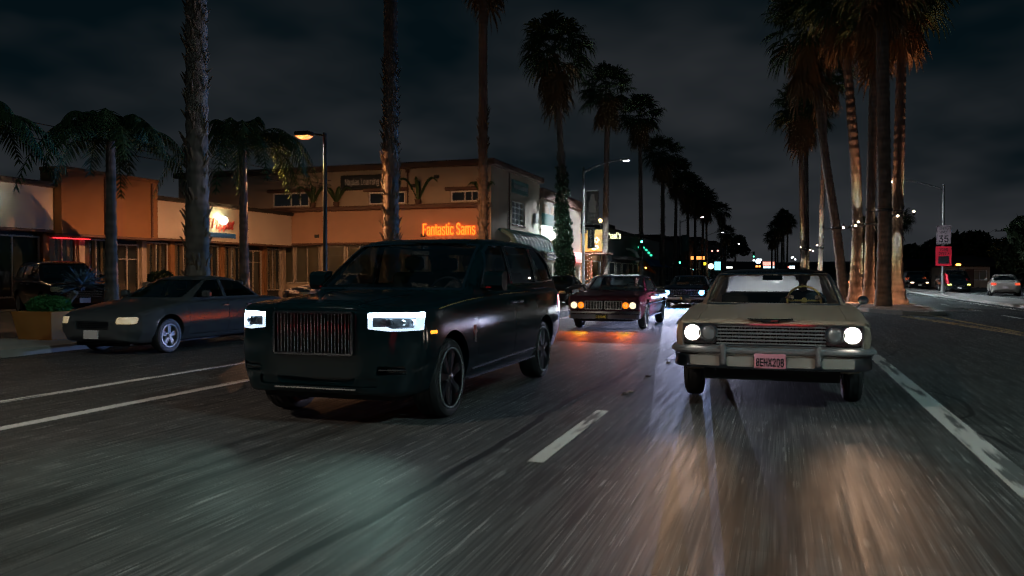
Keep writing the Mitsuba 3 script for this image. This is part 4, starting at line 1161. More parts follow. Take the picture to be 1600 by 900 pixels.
GL = 'fan palms along the palm side pavement'
LEFT = [((-13.5, 16.5), 16.5, .27, .22, 0, 1.0, 'thick rough palm trunk in front of the white shop fascia', (.5, 13, 420), None, None),
        ((-13.5, 26.9), 16.5, .30, .21, 1, 1.0, 'rough palm trunk in front of the dark sign of the two storey block', (.5, 9.2, 420), None, None),
        ((-13.5, 36.6), 17.2, .22, .19, 2, 1.0, 'slim palm trunk at the corner of the two storey block', (.5, 9.6, 300), None, None),
        ((-13.3, 51.3), 15.7, .24, .17, 2, 1.15, 'tall palm with wide crown and ivy thick round its foot', (3.0, 9.3, 200), (8.5, .55, 7000), [(-13.5, 51.3, 8.0)]),
        ((-13.4, 64.4), 15.9, .25, .20, 1, 1.05, 'palm with full skirted crown beside the lit street lamp head', None, None, None),
        ((-13.4, 82.7), 17.3, .24, .18, 3, 1.1, 'palm with ragged crown standing right of the lit street lamp head', None, None, None),
        ((-13.4, 98.1), 15.5, .28, .2, 0, 1.2, 'palm whose dark crown overlaps the ragged one on its left', (.5, 11, 160), None, None),
        ((-13.4, 109.8), 14.6, .24, .18, 1, 1.15, 'fourth palm of the dark row starting from the lit street lamp head', None, None, None),
        ((-13.4, 127.1), 14.6, .24, .18, 2, 1.2, 'fifth palm of the dark row starting from the lit street lamp head', None, None, None),
        ((-13.4, 136.9), 14.2, .24, .18, 3, 1.2, 'sixth palm of the dark row starting from the lit street lamp head', None, None, None),
        ((-13.4, 149.4), 14.6, .24, .18, 0, 1.2, 'seventh palm of the dark row starting from the lit street lamp head', None, None, None),
        ((-13.4, 160.0), 14.6, .24, .18, 1, 1.2, 'last palm of the crowded dark row before the open sky', None, None, None),
        ((-13.5, 200.6), 16.4, .24, .18, 2, 1.1, 'lone small palm standing apart right of the dark row', None, None, None),
        ((-13.5, 214.8), 11.9, .24, .18, 3, 1.15, 'shorter lone palm just below the one standing apart', None, None, None)]
for i, ((x, y), h, r0, r1, ci, sc, lab, stubs, ivy, mid) in enumerate(LEFT):
    lean = 0 if i < 3 else (-.6 if i == 3 else .25 * math.sin(i * 2.1))
    fan_palm(lab, (x, y, 0.05), (x + lean, y, h), r0, r1, ci, sc, GL, rz=37 * i, stubs=stubs, ivy=ivy, mid=mid, seed=i, flare=1.3)
GM = 'fan palms on the median'
MED = [((4.95, 40.8), (5.2, 40.8, 13.7), .28, .18, 1, .95, 'median palm with flared foot and lamps ringing its brightly lit trunk', None, 2.3),
       ((4.1, 37.5), (3.95, 37.5, 13.9), .29, .23, 0, 1.0, 'thick unlit median palm trunk standing nearest the camera', [(4.15, 37.5, 3.3)], 1.25),
       ((3.85, 40.9), (4.05, 40.9, 13.3), .22, .17, 2, .9, 'median palm lit only down its two sides behind the thick dark trunk', None, 1.4),
       ((3.4, 42.4), (2.72, 42.4, 14.3), .27, .17, 3, .95, 'leftward curving median palm with upper trunk lit orange above its lamps', [(3.5, 42.4, 3.5), (3.40, 42.4, 6.5), (3.04, 42.4, 10.8)], 1.5),
       ((3.17, 45.8), (1.35, 45.8, 14.2), .25, .17, 2, 1.15, 'median palm leaning hard to the left with an unlit trunk', [(2.75, 45.8, 3.8), (2.2, 45.8, 7.4), (1.73, 45.8, 11.4)], 1.5),
       ((2.15, 85.5), (1.75, 85.5, 17.6), .27, .20, 2, 1.3, 'far median palm with bushy crown and pale lit trunk', None, 1.3),
       ((2.65, 91.0), (2.4, 91.0, 17.8), .25, .20, 0, 1.2, 'far unlit median palm just right of the pale lit trunk', None, 1.3),
       ((2.95, 69.5), (3.35, 69.5, 17.0), .20, .16, 1, 1.0, 'slender far median palm with a band lit trunk', None, 1.3)]
mp = []
for i, (b, t, r0, r1, ci, sc, lab, mid, fl) in enumerate(MED):
    mp.append(fan_palm(lab, (*b, .05), t, r0, r1, ci, sc, GM, rz=51 * i, mid=mid, seed=40 + i, flare=fl, rough=.05))
FAR = [((-2.6, 262), 12.5), ((-1.7, 270), 13.5), ((-.9, 255), 15.5), ((0.2, 262), 17.0), ((.9, 256), 18.3), ((1.7, 260), 17.2)]
for i, ((x, y), h) in enumerate(FAR):
    fan_palm(['leftmost and lowest distant palm of the small clump', 'second distant palm from the left of the small clump', 'third distant palm from the left of the small clump', 'fourth distant palm from the left of the small clump', 'tallest distant palm of the small clump', 'rightmost distant palm of the small clump'][i], (x, y, 0), (x + .4 * math.sin(i * 3), y, h), .3, .22, i % 4, 1.25, 'distant clump of palms over the road end', rz=70 * i, seed=70 + i)


def trunk_lamps(i, z, spec, rgb=(1.0, .45, .24)):
    """Lamps on a ring bracket round the trunk of median palm i. spec: (angle in degrees, lights up, lights down)."""
    key, P, R = mp[i]
    j = int(np.argmin(np.abs(P[:, 2] - z)))
    c, r = P[j], R[j]
    k = Kit()
    k.add('bracket_ring', lathe([(r + .0, -.05), (r + .05, -.05), (r + .05, .05), (r + .0, .05), (r + .0, -.05)], 'z', 20), 'dark_metal')
    for a, up, dn in spec:
        d = np.array([math.cos(math.radians(a)), math.sin(math.radians(a)), 0])
        e = d * (r + .42)
        k.add('bracket_arm', tube([d * (r + .03) - [0, 0, .03], e - [0, 0, .05], e + [0, 0, .04]], .022, 6), 'dark_metal')
        k.add('lamp_holder', cyl(e + [0, 0, .0], e + [0, 0, .12], .07, 12, .05), 'dark_metal')
        if up or dn:
            k.add('bulb', ball(e + np.array([0, 0, .16 if up else -.07]), .05, 2), 'lamp_bulb', True, ((26, 20, 13), 0.0))
    kk = k.place('trunk_lights', {0: 'ring of lit lamps on the palm trunk with the flared foot', 1: 'unlit lamp bracket on the thick dark palm trunk', 2: 'bracket with two lamps on the trunk lit down both sides', 3: 'ring of lit lamps on the leftward curving palm', 4: 'unlit two armed bracket on the leaning palm trunk', 5: 'lit lamps on the far pale palm trunk', 6: 'lamp bracket on the far unlit palm trunk', 7: 'lit lamps on the slender band lit trunk'}[i], 'lamp', tuple(c), 0, 'lamp rings on the median palms')
    for n, (a, up, dn) in enumerate(spec):
        d = np.array([math.cos(math.radians(a)), math.sin(math.radians(a)), 0])
        e = c + d * (r + .40)
        for s, on in ((1, up), (-1, dn)):
            if on:
                q = c + d * (r + .34)
                spot(f'light_of_{kk}_{n}_{s + 1}', q + [0, 0, .24 * s if s > 0 else -.16], q + [0, 0, 1.9 * s] - d * .26, np.array(rgb) * on * 9, 22, 3, 1.3)


trunk_lamps(0, 4.15, [(-95, 0, 26), (-10, 17, 0), (-172, 6, 0)])
trunk_lamps(1, 4.2, [(-20, 0, 0), (160, 0, 0)])
trunk_lamps(2, 3.7, [(-178, 0, 16), (2, 0, 12)])
trunk_lamps(3, 3.75, [(-92, 18, 0), (-165, 0, 20), (-15, 0, 20)])
trunk_lamps(4, 3.9, [(-170, 0, 0), (0, 0, 0)])
trunk_lamps(5, 4.0, [(-110, 22, 20), (-10, 0, 10)])
trunk_lamps(6, 4.0, [(-30, 0, 22)])
trunk_lamps(7, 3.6, [(-120, 24, 12)])


def feather_palm(label, base, h, n, flen, seed, lean=(0, 0), droop=1.0):
    rng = np.random.default_rng(seed)
    key = newkey('feather_palm')
    labels[key] = {'label': label, 'category': 'palm tree', 'group': 'feather leaved palms in the car park'}
    top = np.array([base[0] + lean[0], base[1] + lean[1], h])
    m, P, R = trunk_mesh([(*base, 0.05), tuple(top)], .17, .12, 1.5, seed, 14)
    scene[key + '__trunk'] = mikit.ply(m, 'bark', 50)
    V, F = [], []
    for i in range(n):
        az = 2 * np.pi * i / n + rng.uniform(-.2, .2)
        el = math.radians(rng.uniform(20, 78))
        d = np.array([math.cos(az), math.sin(az), 0])
        L = flen * rng.uniform(.8, 1.1)
        t = np.linspace(0, 1, 16)
        ex = math.cos(el) * L * (t + .12 * np.sin(t * 3))
        ez = math.sin(el) * L * t - droop * L * 1.0 * t ** 2.2
        sp = top + np.outer(ex, d) + np.outer(ez, [0, 0, 1])
        s = np.array([-d[1], d[0], 0])
        for j in range(15):
            tg = sp[j + 1] - sp[j]; tg /= np.linalg.norm(tg)
            b = len(V)
            V.extend([sp[j] - s * .02, sp[j] + s * .02, sp[j + 1] + s * .015, sp[j + 1] - s * .015]); F.extend([(b, b + 1, b + 2), (b, b + 2, b + 3)])
            if j < 2:
                continue
            for sg in (-1, 1):
                for q in (0, .5):
                    p = sp[j] * (1 - q) + sp[j + 1] * q
                    l = .60 * math.sin(np.pi * (.12 + .82 * j / 15)) * rng.uniform(.8, 1.15)
                    e = p + s * sg * l * .72 + tg * l * .35 - np.array([0, 0, l * rng.uniform(.35, .8)])
                    w = tg * .035
                    b = len(V)
                    mid = (p + e) / 2 + np.array([0, 0, .06 * l])
                    V.extend([p - w, p + w, mid + w, mid - w, e]); F.extend([(b, b + 1, b + 2), (b, b + 2, b + 3), (b + 3, b + 2, b + 4)])
    scene[key + '__crown'] = mikit.ply(trimesh.Trimesh(np.array(V), np.array(F), process=False), 'frond', False)
    labels[key + '__crown'] = {'kind': 'stuff'}
    return key


feather_palm('feather palm with a broad dark crown over the orange shop block', (-18.0, 18.4), 5.2, 26, 3.0, 5, droop=.95)
feather_palm('feather palm with fronds hanging into the orange lamp light', (-17.75, 24.1), 5.9, 30, 3.5, 6, lean=(-.05, 0), droop=1.0)
feather_palm('feather palm cut off by the left edge of the view', (-18.5, 14.2), 4.9, 24, 2.8, 7, droop=.95)


# ------------------------------------------------------------------ buildings
def strokes(w, h, n, seed, depth=.012, facing='+x', at=(0, 0, 0), vertical=False):
    """Lettering too small to read in the photograph: uneven upright strokes with ticks."""
    r = np.random.default_rng(seed)
    ms = []
    for i in range(n):
        if vertical:
            u0, v0, cw, ch = 0, h * (n - 1 - i) / n, w, h / n * .75
        else:
            u0, v0, cw, ch = w * i / n, 0, w / n * .78, h * r.uniform(.8, 1)
        t = cw * .26
        bars = [(0, 0, t, ch)] if not vertical else [(0, 0, cw * .3, ch)]
        if r.uniform() < .7:
            bars.append((t, ch * .8, cw - t, ch * .2))
        if r.uniform() < .6:
            bars.append((t, ch * .4, cw - t, ch * .18))
        if r.uniform() < .5:
            bars.append((t, 0, cw - t, ch * .2))
        if r.uniform() < .5:
            bars.append((cw - t * .9, ch * .05, t * .9, ch * .85))
        for a, b, c, d in bars:
            q = box(u0 + a, u0 + a + c, 0, depth, v0 + b, v0 + b + d)
            v = q.vertices.copy()
            if facing == '+x':
                v = np.stack([v[:, 1], v[:, 0], v[:, 2]], 1)
            else:
                v = np.stack([v[:, 0], -v[:, 1], v[:, 2]], 1)
            ms.append(trimesh.Trimesh(v + np.asarray(at), q.faces, process=False))
    m = cat(*ms)
    if m.volume < 0:
        m.invert()
    return m


def window(k, name, axis, a0, a1, z0, z1, at, depth=.10, frame=.06, mull=(), bars=(), fmat='window_frame', gmat='glass_shop', sill=False, back=None):
    """A framed window in the wall plane (axis 'y': plane y = at looking to -y; axis 'x': plane x = at looking to +x)."""
    if axis == 'y':
        B = lambda u0, u1, d0, d1, w0, w1: box(u0, u1, at - d1, at - d0, w0, w1)
    else:
        B = lambda u0, u1, d0, d1, w0, w1: box(at + d0, at + d1, u0, u1, w0, w1)
    p = k.add(name + '__frame', cat(B(a0, a0 + frame, -.02, .04, z0, z1), B(a1 - frame, a1, -.02, .04, z0, z1), B(a0 + frame, a1 - frame, -.02, .04, z1 - frame, z1), B(a0 + frame, a1 - frame, -.02, .04, z0, z0 + frame),
            *[B(u - .025, u + .025, -.02, .035, z0 + frame, z1 - frame) for u in mull], *[B(a0 + frame, a1 - frame, -.018, .03, z - .02, z + .02) for z in bars]), fmat, False) if name + '__frame' not in k.parts else None
    edges = [a0 + frame, *mull, a1 - frame]
    for i in range(len(edges) - 1):
        k.add(name + '__pane', B(edges[i], edges[i + 1], 0.0, .006, z0 + frame, z1 - frame), gmat, False)
    if back:
        k.add(name + '__blind', B(a0, a1, -.16, -.15, z0, z1), back, False)
    if sill:
        k.add(name + '__sill', B(a0 - .08, a1 + .08, .04, .16, z0 - .08, z0 - .005), 'trim_brown', False)


def wname(k, base):
    n, i = base, 1
    while any(p.startswith(n + '__') for p in k.parts):
        n = f'{base}_{i:03d}'
        i += 1
    return n


# left wing of the shops, facing the car park
WX = -26.5
k = Kit()
k.add('wall', cat(box(-38, WX - .75, -30, 40.3, .0, 4.6)), 'dark_wall', False)
k.add('roof', box(-38, WX + .15, -30, 40.3, 4.78, 4.95), 'roof_dark', False)
for y0, y1, z0, z1, mat, dx in ((-12, 24.25, 3.14, 4.74, 'stucco_white', 0), (24.3, 29.38, 3.02, 5.45, 'stucco_orange', .35), (29.43, 40.28, 3.08, 4.76, 'stucco_white', 0)):
    k.add('fascia', box(WX - .7, WX + dx, y0, y1, z0, z1), mat, False)
    k.add('fascia__cap', cbox(WX - .75, WX + dx + .08, y0 - .02, y1 + .02, z1 + .003, z1 + .14, .02), 'trim_brown' if mat != 'stucco_orange' else 'stucco_orange', False)
    k.add('fascia__base_trim', box(WX - .7, WX + dx + .04, y0 + .01, y1 - .01, z0 - .10, z0 - .003), 'trim_brown', False)
for y in (26.4, 29.0):
    k.add('pier', box(WX + .30, WX + .42, y - .04, y + .04, 3.05, 5.40), 'trim_brown', False)
ys = [12.0, 14.4, 16.8, 19.2, 21.6, 24.3, 26.0, 27.7, 29.4, 31.2, 33.0, 34.8, 36.6, 38.4, 40.2]
for i, y in enumerate(ys):
    k.add('pillar', box(WX - .72, WX - .42, y - .14, y + .14, .1, 3.03 if 24 < y < 29.4 else 3.05), 'stucco_orange' if i % 2 else 'stucco', False)
for i in range(len(ys) - 1):
    n = wname(k, 'shop_window')
    if i in (7, 12):
        window(k, n, 'x', ys[i] + .16, ys[i + 1] - .16, .12, 2.75, WX - .6, mull=((ys[i] + ys[i + 1]) / 2,), bars=(2.1,))
    else:
        window(k, n, 'x', ys[i] + .16, ys[i + 1] - .16, .55, 2.9, WX - .6, mull=((ys[i] + ys[i + 1]) / 2,))
        for q in range(3 if i > 4 else 1):
            yy = ys[i] + .35 + .42 * q
            t = np.linspace(0, 1, 13)
            pts = [(WX - .70 + .022 * math.sin(a * 40 + q), yy + .26 * a * (1 - .2 * q)) for a in t]
            k.add(n + '__curtain', loft([[(x, y, z) for x, y in pts] + [(x - .012, y, z) for x, y in pts[::-1]] for z in (.62, 1.7, 2.82)]), 'curtain', 40)
k.place('shop_building', 'low shop row with cream and orange fascias along the car park', 'building')
def sheared(m, k=.35):
    v = m.vertices.copy()
    v[:, 1] += (v[:, 2] - v[:, 2].min()) * k
    return trimesh.Trimesh(v, m.faces, process=False)


thing('shop_sign', 'red script and blue strip shop sign on the cream fascia beside the glaring lamp', 'sign', [
    ('lettering', sheared(text('of Puppet', .46, .05, True, '+x', (WX + .012, 32.7, 3.72), 2.25)), 'letter_red', False),
    ('strip', box(WX + .005, WX + .05, 32.85, 35.2, 3.27, 3.50), 'sign_blue', False)])
for i, (y, z, on) in enumerate(((33.4, 4.79, 0), (34.55, 4.80, 0), (33.86, 4.10, 1), (21.55, 4.2, 1))):
    d = [('arm', tube([(WX, y, z), (WX + .2, y, z + .12), (WX + .42, y, z + .04)], .02, 6), 'dark_metal'), ('shade', lathe([(.03, .09), (.05, .08), (.13, -.04), (.125, -.045), (.04, .06), (.03, .07), (.03, .09)], 'z', 18, (WX + .45, y, z)), 'dark_metal')]
    if on:
        d = [('bracket', tube([(WX, y, z), (WX + .18, y, z)], .03, 8), 'dark_metal'), ('globe', ball((WX + (.34 if y > 25 else .27), y, z), .2 if y > 25 else .12, 2), 'lamp_bulb', True, ((75, 48, 22) if y > 25 else (130, 80, 38), .8))]
    thing('wall_lamp', ['unlit gooseneck lamp over the left end of the red script', 'unlit gooseneck lamp over the right end of the red script', 'glaring round wall lamp in front of the red script sign', 'round wall lamp on the cream fascia just outside the left edge'][i], 'lamp', d)
thing('neon_strip', 'thin red neon strip over the dark doorway under the orange fascia', 'neon sign', [('tube', tube([(WX - .30, 24.5, 2.86), (WX - .30, 26.3, 2.86)], .022, 8), 'lamp_bulb', 30, ((2.2, .05, .06), 0.0))])

# two storey block at the end of the car park
FY, SX = 40.5, -14.5
k = Kit()
solid = mf(box(-34.5, SX, FY, 49.6, 0, 7.2))
lw, uw = [], []
shop = [(-28.3 + 1.68 * i, -28.3 + 1.68 * (i + 1)) for i in range(8)]
solid = solid - mf(box(-28.3, -14.95, FY - .1, FY + .5, .92, 3.12))
for a, b, z0, z1 in ((-27.9, -25.5, 5.32, 6.12), (-21.7, -19.5, 5.32, 5.98), (-16.8, -15.2, 5.32, 5.90)):
    solid = solid - mf(box(a, b, FY - .1, FY + .3, z0, z1))
solid = solid - mf(box(SX - .3, SX + .1, 44.05, 46.45, 4.30, 5.66))
k.add('wall', solid, 'stucco', False)
k.add('fascia', box(-28.4, SX - .1, FY - .12, FY - .003, 3.22, 4.98), 'stucco_salmon', False)
k.add('ledge', cbox(-28.45, SX + .05, FY - .45, FY - .004, 4.985, 5.22, .03), 'trim_brown', False)
k.add('fascia__base_trim', box(-28.4, SX - .1, FY - .16, FY - .004, 3.10, 3.215), 'trim_brown', False)
k.add('roof_cornice', cat(cbox(-34.7, SX + .28, FY - .28, FY + .0, 7.2, 7.52, .04), cbox(SX - .3, SX + .28, FY + .003, 49.75, 7.2, 7.52, .04)), 'trim_brown', False)
k.add('roof', box(-34.5, SX - .31, FY + .01, 49.6, 7.205, 7.40), 'roof_dark', False)
for i, (a, b) in enumerate(shop):
    n = wname(k, 'shop_window')
    if i in (2, 5):
        n = wname(k, 'door')
        window(k, n, 'y', a + .05, min(b, -14.95) - .05, .94, 3.10, FY + .3, mull=(), bars=(2.5,), frame=.12)
    else:
        window(k, n, 'y', a + .05, min(b, -14.97) - .05, .94, 3.10, FY + .3, mull=((a + b) / 2,), bars=() if i != 6 else (2.2,), frame=.07)
for a, b, z0, z1 in ((-27.9, -25.5, 5.32, 6.12), (-21.7, -19.5, 5.32, 5.98), (-16.8, -15.2, 5.32, 5.90)):
    n = wname(k, 'window')
    window(k, n, 'y', a, b, z0, z1, FY + .1, mull=((a + b) / 2, (a + b * 3) / 4), frame=.07, fmat='sign_white', back='dark_wall')
    k.add(n + '__hood', cbox(a - .25, b + .25, FY - .22, FY - .004, z1 + .01, z1 + .20, .03), 'trim_brown', False)
n = wname(k, 'window')
window(k, n, 'x', 44.05, 46.45, 4.30, 5.66, SX - .1, mull=(44.85, 45.65), bars=(4.63, 4.97, 5.31), fmat='sign_white', back='cloth_grey', sill=True)
t = np.linspace(0, np.pi / 2, 7)
prof = [(SX + .004 + 1.05 * math.sin(a), 2.85 + 1.05 * math.cos(a) * 1.0) for a in t]
k.add('awning', loft([[(x, y, z) for x, z in prof] + [(x - .03, y, z - .03) for x, z in prof[::-1]] for y in (41.6, 49.2)]), 'awning_green', 30)
for i in range(12):
    y = 41.75 + 7.3 * i / 11
    k.add('awning__rib', tube([(x + .01, y, z + .01) for x, z in prof], .05, 8), 'awning_green', 40)
for x, z in ((-19.0, 6.25), (-18.35, 3.55), (-24.9, 3.6), (-17.6, 6.7)):
    k.add('wall_vent', cat(cbox(x - .14, x + .14, FY - (.17 if z < 5 else .06), FY - (.122 if z < 5 else .003), z - .09, z + .09, .01)), 'dark_metal', False)
k.add('downpipe', cat(tube([(-19.3, FY - .06, 7.15), (-19.3, FY - .06, 5.3)], .045, 8), cbox(-19.4, -19.2, FY - .12, FY - .003, 6.98, 7.16, .01)), 'trim_brown')
k.add('downpipe', tube([(SX + .06, 43.4, 7.15), (SX + .06, 43.4, 3.95)], .045, 8), 'trim_brown')
k.add('meter_box', cbox(SX + .004, SX + .18, 48.1, 48.6, 4.6, 5.2, .015), 'pole_metal', False)
k.place('two_storey_building', 'beige two storey corner block with dark cornice and shops below', 'building', part_labels={'awning': 'curved ribbed green awning on the street side'})
thing('shop_sign', 'glowing orange red channel letter sign on the fascia above the black suv', 'neon sign', [
    ('lettering', text('Fantastic Sams', .62, .07, False, '-y', (-18.32, FY - .17, 3.55), 3.0), 'letter_red', False, ((3.0, .42, .03), .8))])
thing('shop_sign', 'dark board with pale lettering on the upper wall behind the palm trunk', 'sign', [
    ('board', cbox(-23.4, -19.75, FY - .12, FY - .004, 6.12, 6.95, .02), 'sign_black', False),
    ('lettering', text('Naples Learning Center', .36, .02, False, '-y', (-23.1, FY - .125, 6.40), 3.1), 'sign_white', False)])
thing('shop_sign', 'small green board high on the street side of the corner block', 'sign', [
    ('board', cbox(SX + .004, SX + .09, 43.9, 46.9, 6.10, 6.85, .02), 'awning_green', False),
    ('lettering', text('Naples Learning', .3, .02, False, '+x', (SX + .092, 44.1, 6.35), 2.6), 'sign_white', False)])
thing('wall_lamp', 'bright white lamp by the end of the ribbed green awning', 'lamp', [
    ('bracket', tube([(SX, 49.35, 4.25), (SX + .35, 49.35, 4.25)], .03, 8), 'dark_metal'), ('globe', ball((SX + .45, 49.35, 4.2), .13, 2), 'lamp_bulb', True, ((30, 44, 46), .6))])


def ledge_palm(label, base, h, n, fl, seed):
    rng = np.random.default_rng(seed)
    V, F = [], []
    for i in range(n):
        az = 2 * np.pi * i / n + rng.uniform(-.3, .3)
        d = np.array([math.cos(az), math.sin(az) * .5 - .1, 0])
        t = np.linspace(0, 1, 10)
        pts = np.array(base) + np.outer(fl * (t * .8), d) + np.outer(h * (np.sin(t * 2.3)), [0, 0, 1])
        s = np.array([-d[1], d[0], 0])
        for j in range(9):
            w0, w1 = .16 * math.sin(np.pi * (.15 + .8 * t[j])), .16 * math.sin(np.pi * (.15 + .8 * t[j + 1]))
            b = len(V)
            V.extend([pts[j], pts[j] + s * w0 - [0, 0, w0 * .8], pts[j + 1] + s * w1 - [0, 0, w1 * .8], pts[j + 1], pts[j] - s * w0 - [0, 0, w0 * .8], pts[j + 1] - s * w1 - [0, 0, w1 * .8]])
            F.extend([(b, b + 1, b + 2), (b, b + 2, b + 3), (b, b + 3, b + 5), (b, b + 5, b + 4)])
    thing('ledge_plant', label, 'plant', [('leaves', trimesh.Trimesh(np.array(V), np.array(F), process=False), 'frond', False), ('pot', lathe([(.001, 0), (.14, 0), (.18, .25), (.15, .25), (.001, .2)], 'z', 14, (base[0], base[1], base[2] - .2)), 'trim_brown', 30)])


for a in ((-25.1, 1.0, 5, 1.3, 'arching palm plant on the ledge left of the lot lamp post'), (-23.6, .9, 6, 1.3, 'palm plant on the ledge behind the lot lamp post'), (-18.6, 1.25, 4, 1.5, 'tall arching palm plant on the ledge above the glowing letters'), (-14.9, .9, 6, 1.0, 'palm plant on the ledge at the block corner')):
    ledge_palm(a[4], (a[0], FY - .23, 5.43), a[1], a[2], a[3], int(-a[0] * 10))


# row along the pavement beyond the corner block
def front(k, y0, y1, z1, mat, depth=14, x=-14.6, z0=0):
    k.add('wall', box(x - depth, x, y0, y1, z0, z1), mat, False)


k = Kit()
front(k, 50.2, 61.2, 6.3, 'stucco')
k.add('roof', cbox(-29, -14.4, 50.1, 61.3, 6.31, 7.0, .05), 'trim_brown', False)
for i, y in enumerate((51.2, 53.4, 55.6)):
    t = np.linspace(0, np.pi, 10)
    k.add('arch_panel', prism(Polygon([(y + .85 * math.cos(a), 5.45 + .6 * math.sin(a)) for a in t]), 'x', -14.595, -14.55), 'curtain', False)
k.add('signboard', box(-14.595, -14.52, 50.4, 57.8, 4.62, 5.40), 'awning_green', False)
for i in range(4):
    n = wname(k, 'shop_window')
    window(k, n, 'x', 50.6 + 2.6 * i, 52.9 + 2.6 * i, .5, 2.2, -14.59, frame=.08)
k.place('shop_building', 'two tone street shop with arched panels beyond the corner block', 'building')
thing('shop_sign', 'bright white lit sign box left of the ivy covered palm foot', 'sign', [
    ('box', cbox(-14.59, -14.40, 50.3, 54.6, 3.72, 4.58, .02), 'lamp_bulb', False, ((2.6, 2.7, 2.4), .5)), ('lettering', strokes(2.2, .10, 12, 3, .01, '+x', (-14.399, 51.4, 4.08)), 'sign_black', False), ('emblem', ball((-14.40, 52.5, 4.36), .09, 1, (.3, 1, 1)), 'sign_black', False)])
thing('shop_sign', 'black sign with white lettering under the bright white sign box', 'sign', [
    ('board', cbox(-14.59, -14.45, 50.3, 54.4, 2.40, 3.35, .02), 'sign_black', False), ('lettering', strokes(3.4, .42, 9, 4, .012, '+x', (-14.448, 50.6, 2.80)), 'sign_white', False), ('small_lettering', strokes(2.9, .15, 11, 5, .012, '+x', (-14.448, 50.8, 2.52)), 'sign_white', False)])
thing('shop_sign', 'red lit sign with white lettering right of the ivy covered palm foot', 'sign', [
    ('box', cbox(-14.59, -14.35, 56.9, 61.1, 2.35, 3.10, .02), 'lamp_bulb', False, ((1.3, .05, .08), .3)), ('lettering', strokes(3.2, .27, 7, 6, .012, '+x', (-14.348, 57.3, 2.71)), 'sign_white', False, ((1.5, 1.2, 1.2), 0.0)), ('small_lettering', strokes(2.5, .11, 11, 7, .012, '+x', (-14.348, 57.6, 2.46)), 'sign_white', False)])
k = Kit()
front(k, 61.4, 70.8, 4.6, 'stucco_orange')
k.add('roof', cbox(-28, -14.2, 61.4, 70.8, 4.61, 4.9, .03), 'roof_dark', False)
k.add('canopy', cat(cbox(-14.59, -12.75, 59.4 + 2.2, 64.4, 3.0, 3.16, .03)), 'trim_brown', False)
k.add('sign_wall', cbox(-14.55, -13.0, 61.5, 61.75, 3.2, 4.9, .02), 'awning_orange', False)
k.add('sign_wall__flower', cat(*[ball((-13.45 + .17 * math.cos(a), 61.47, 4.1 + .17 * math.sin(a)), .09, 1, (1, .3, 1)) for a in np.arange(5) * 2 * np.pi / 5], *[ball((-13.40 + .10 * math.cos(a), 61.47, 3.55 + .10 * math.sin(a)), .06, 1, (1, .3, 1)) for a in np.arange(5) * 2 * np.pi / 5]), 'lamp_bulb', True, ((2.4, 2.0, 1.2), .1))
for i in range(3):
    n = wname(k, 'shop_window')
    window(k, n, 'x', 61.8 + 3 * i, 64.5 + 3 * i, .4, 2.6, -14.59, frame=.08)
k.place('shop_building', 'orange lit corner café with a flat canopy and flower emblem', 'building')
thing('canopy_lamp', 'glowing orange lamp on the café canopy', 'lamp', [('shade', lathe([(.05, .2), (.34, .05), (.34, .03), (.04, .17), (.05, .2)], 'z', 18, (-13.5, 60.9, 3.4)), 'dark_metal'), ('bulb', ball((-13.5, 60.9, 3.42), .10, 2, (1.5, 1.5, .7)), 'lamp_bulb', True, ((60, 26, 5), .8)), ('arm', tube([(-13.5, 60.9, 3.55), (-13.5, 61.3, 3.7), (-13.5, 61.6, 3.6)], .02, 6), 'dark_metal')])
k = Kit()
for i in range(3):
    x = -13.95 + .17 * i
    k.add('string', tube([(x, 60.7, 3.0), (x + .02, 60.72, 1.8), (x, 60.7, .4)], .008, 5), 'dark_metal')
    for j in range(9):
        k.add('bulb', ball((x + .03 * math.sin(j * 2.3 + i), 60.66, .5 + .30 * j + .08 * i), .028, 1), 'lamp_bulb', True, ((9, 2.0, .9) if (i + j) % 3 else (10, 6, 3), 0.0))
k.place('string_lights', 'hanging strings of red and amber fairy lights under the canopy', 'string lights')
thing('globe_lamp', 'round amber globe lamp high beside the hanging banner', 'lamp', [('pole', tube([(-13.3, 62.3, 0.1), (-13.3, 62.3, 5.5)], .05, 8), 'dark_metal'), ('globe', ball((-13.3, 62.3, 5.64), .13, 2), 'lamp_bulb', True, ((22, 11, 3), .15))])
k = Kit()
k.add('cloth', box(-12.72, -11.84, 54.9, 54.92, 4.92, 7.15), 'sign_black', False)
k.add('rod', cat(tube([(-13.0, 54.91, 7.17), (-11.8, 54.91, 7.17)], .02, 6), tube([(-13.0, 54.91, 4.90), (-11.8, 54.91, 4.90)], .02, 6)), 'pole_metal')
k.add('figure', cat(prism(Polygon([(-12.50, 5.75), (-12.05, 5.75), (-12.10, 6.15), (-12.02, 6.40), (-12.16, 6.55), (-12.2, 6.9), (-12.36, 6.9), (-12.4, 6.52), (-12.52, 6.35), (-12.44, 6.1)]).buffer(.04), 'y', 54.89, 54.898)), 'cloth_grey', False)
k.add('lettering', cat(strokes(.6, .15, 6, 8, .006, '-y', (-12.58, 54.897, 5.42)), strokes(.5, .13, 6, 9, .006, '-y', (-12.53, 54.897, 5.17))), 'cloth_grey', False)
k.place('street_banner', 'black cloth banner with a pale figure hanging from the near lamp post', 'banner')
thing('hanging_sign', 'narrow black upright sign below the near banner', 'sign', [('board', cbox(-12.60, -12.12, 54.86, 54.92, 3.25, 4.65, .01), 'sign_black', False), ('lettering', strokes(.16, 1.2, 7, 10, .006, '-y', (-12.44, 54.857, 3.36), True), 'cloth_grey', False), ('rod', tube([(-13.0, 54.9, 4.67), (-12.1, 54.9, 4.67)], .02, 6), 'pole_metal')])
k = Kit()
k.add('cloth', box(-12.72, -11.84, 112.0, 112.02, 4.6, 6.8), 'awning_green', False)
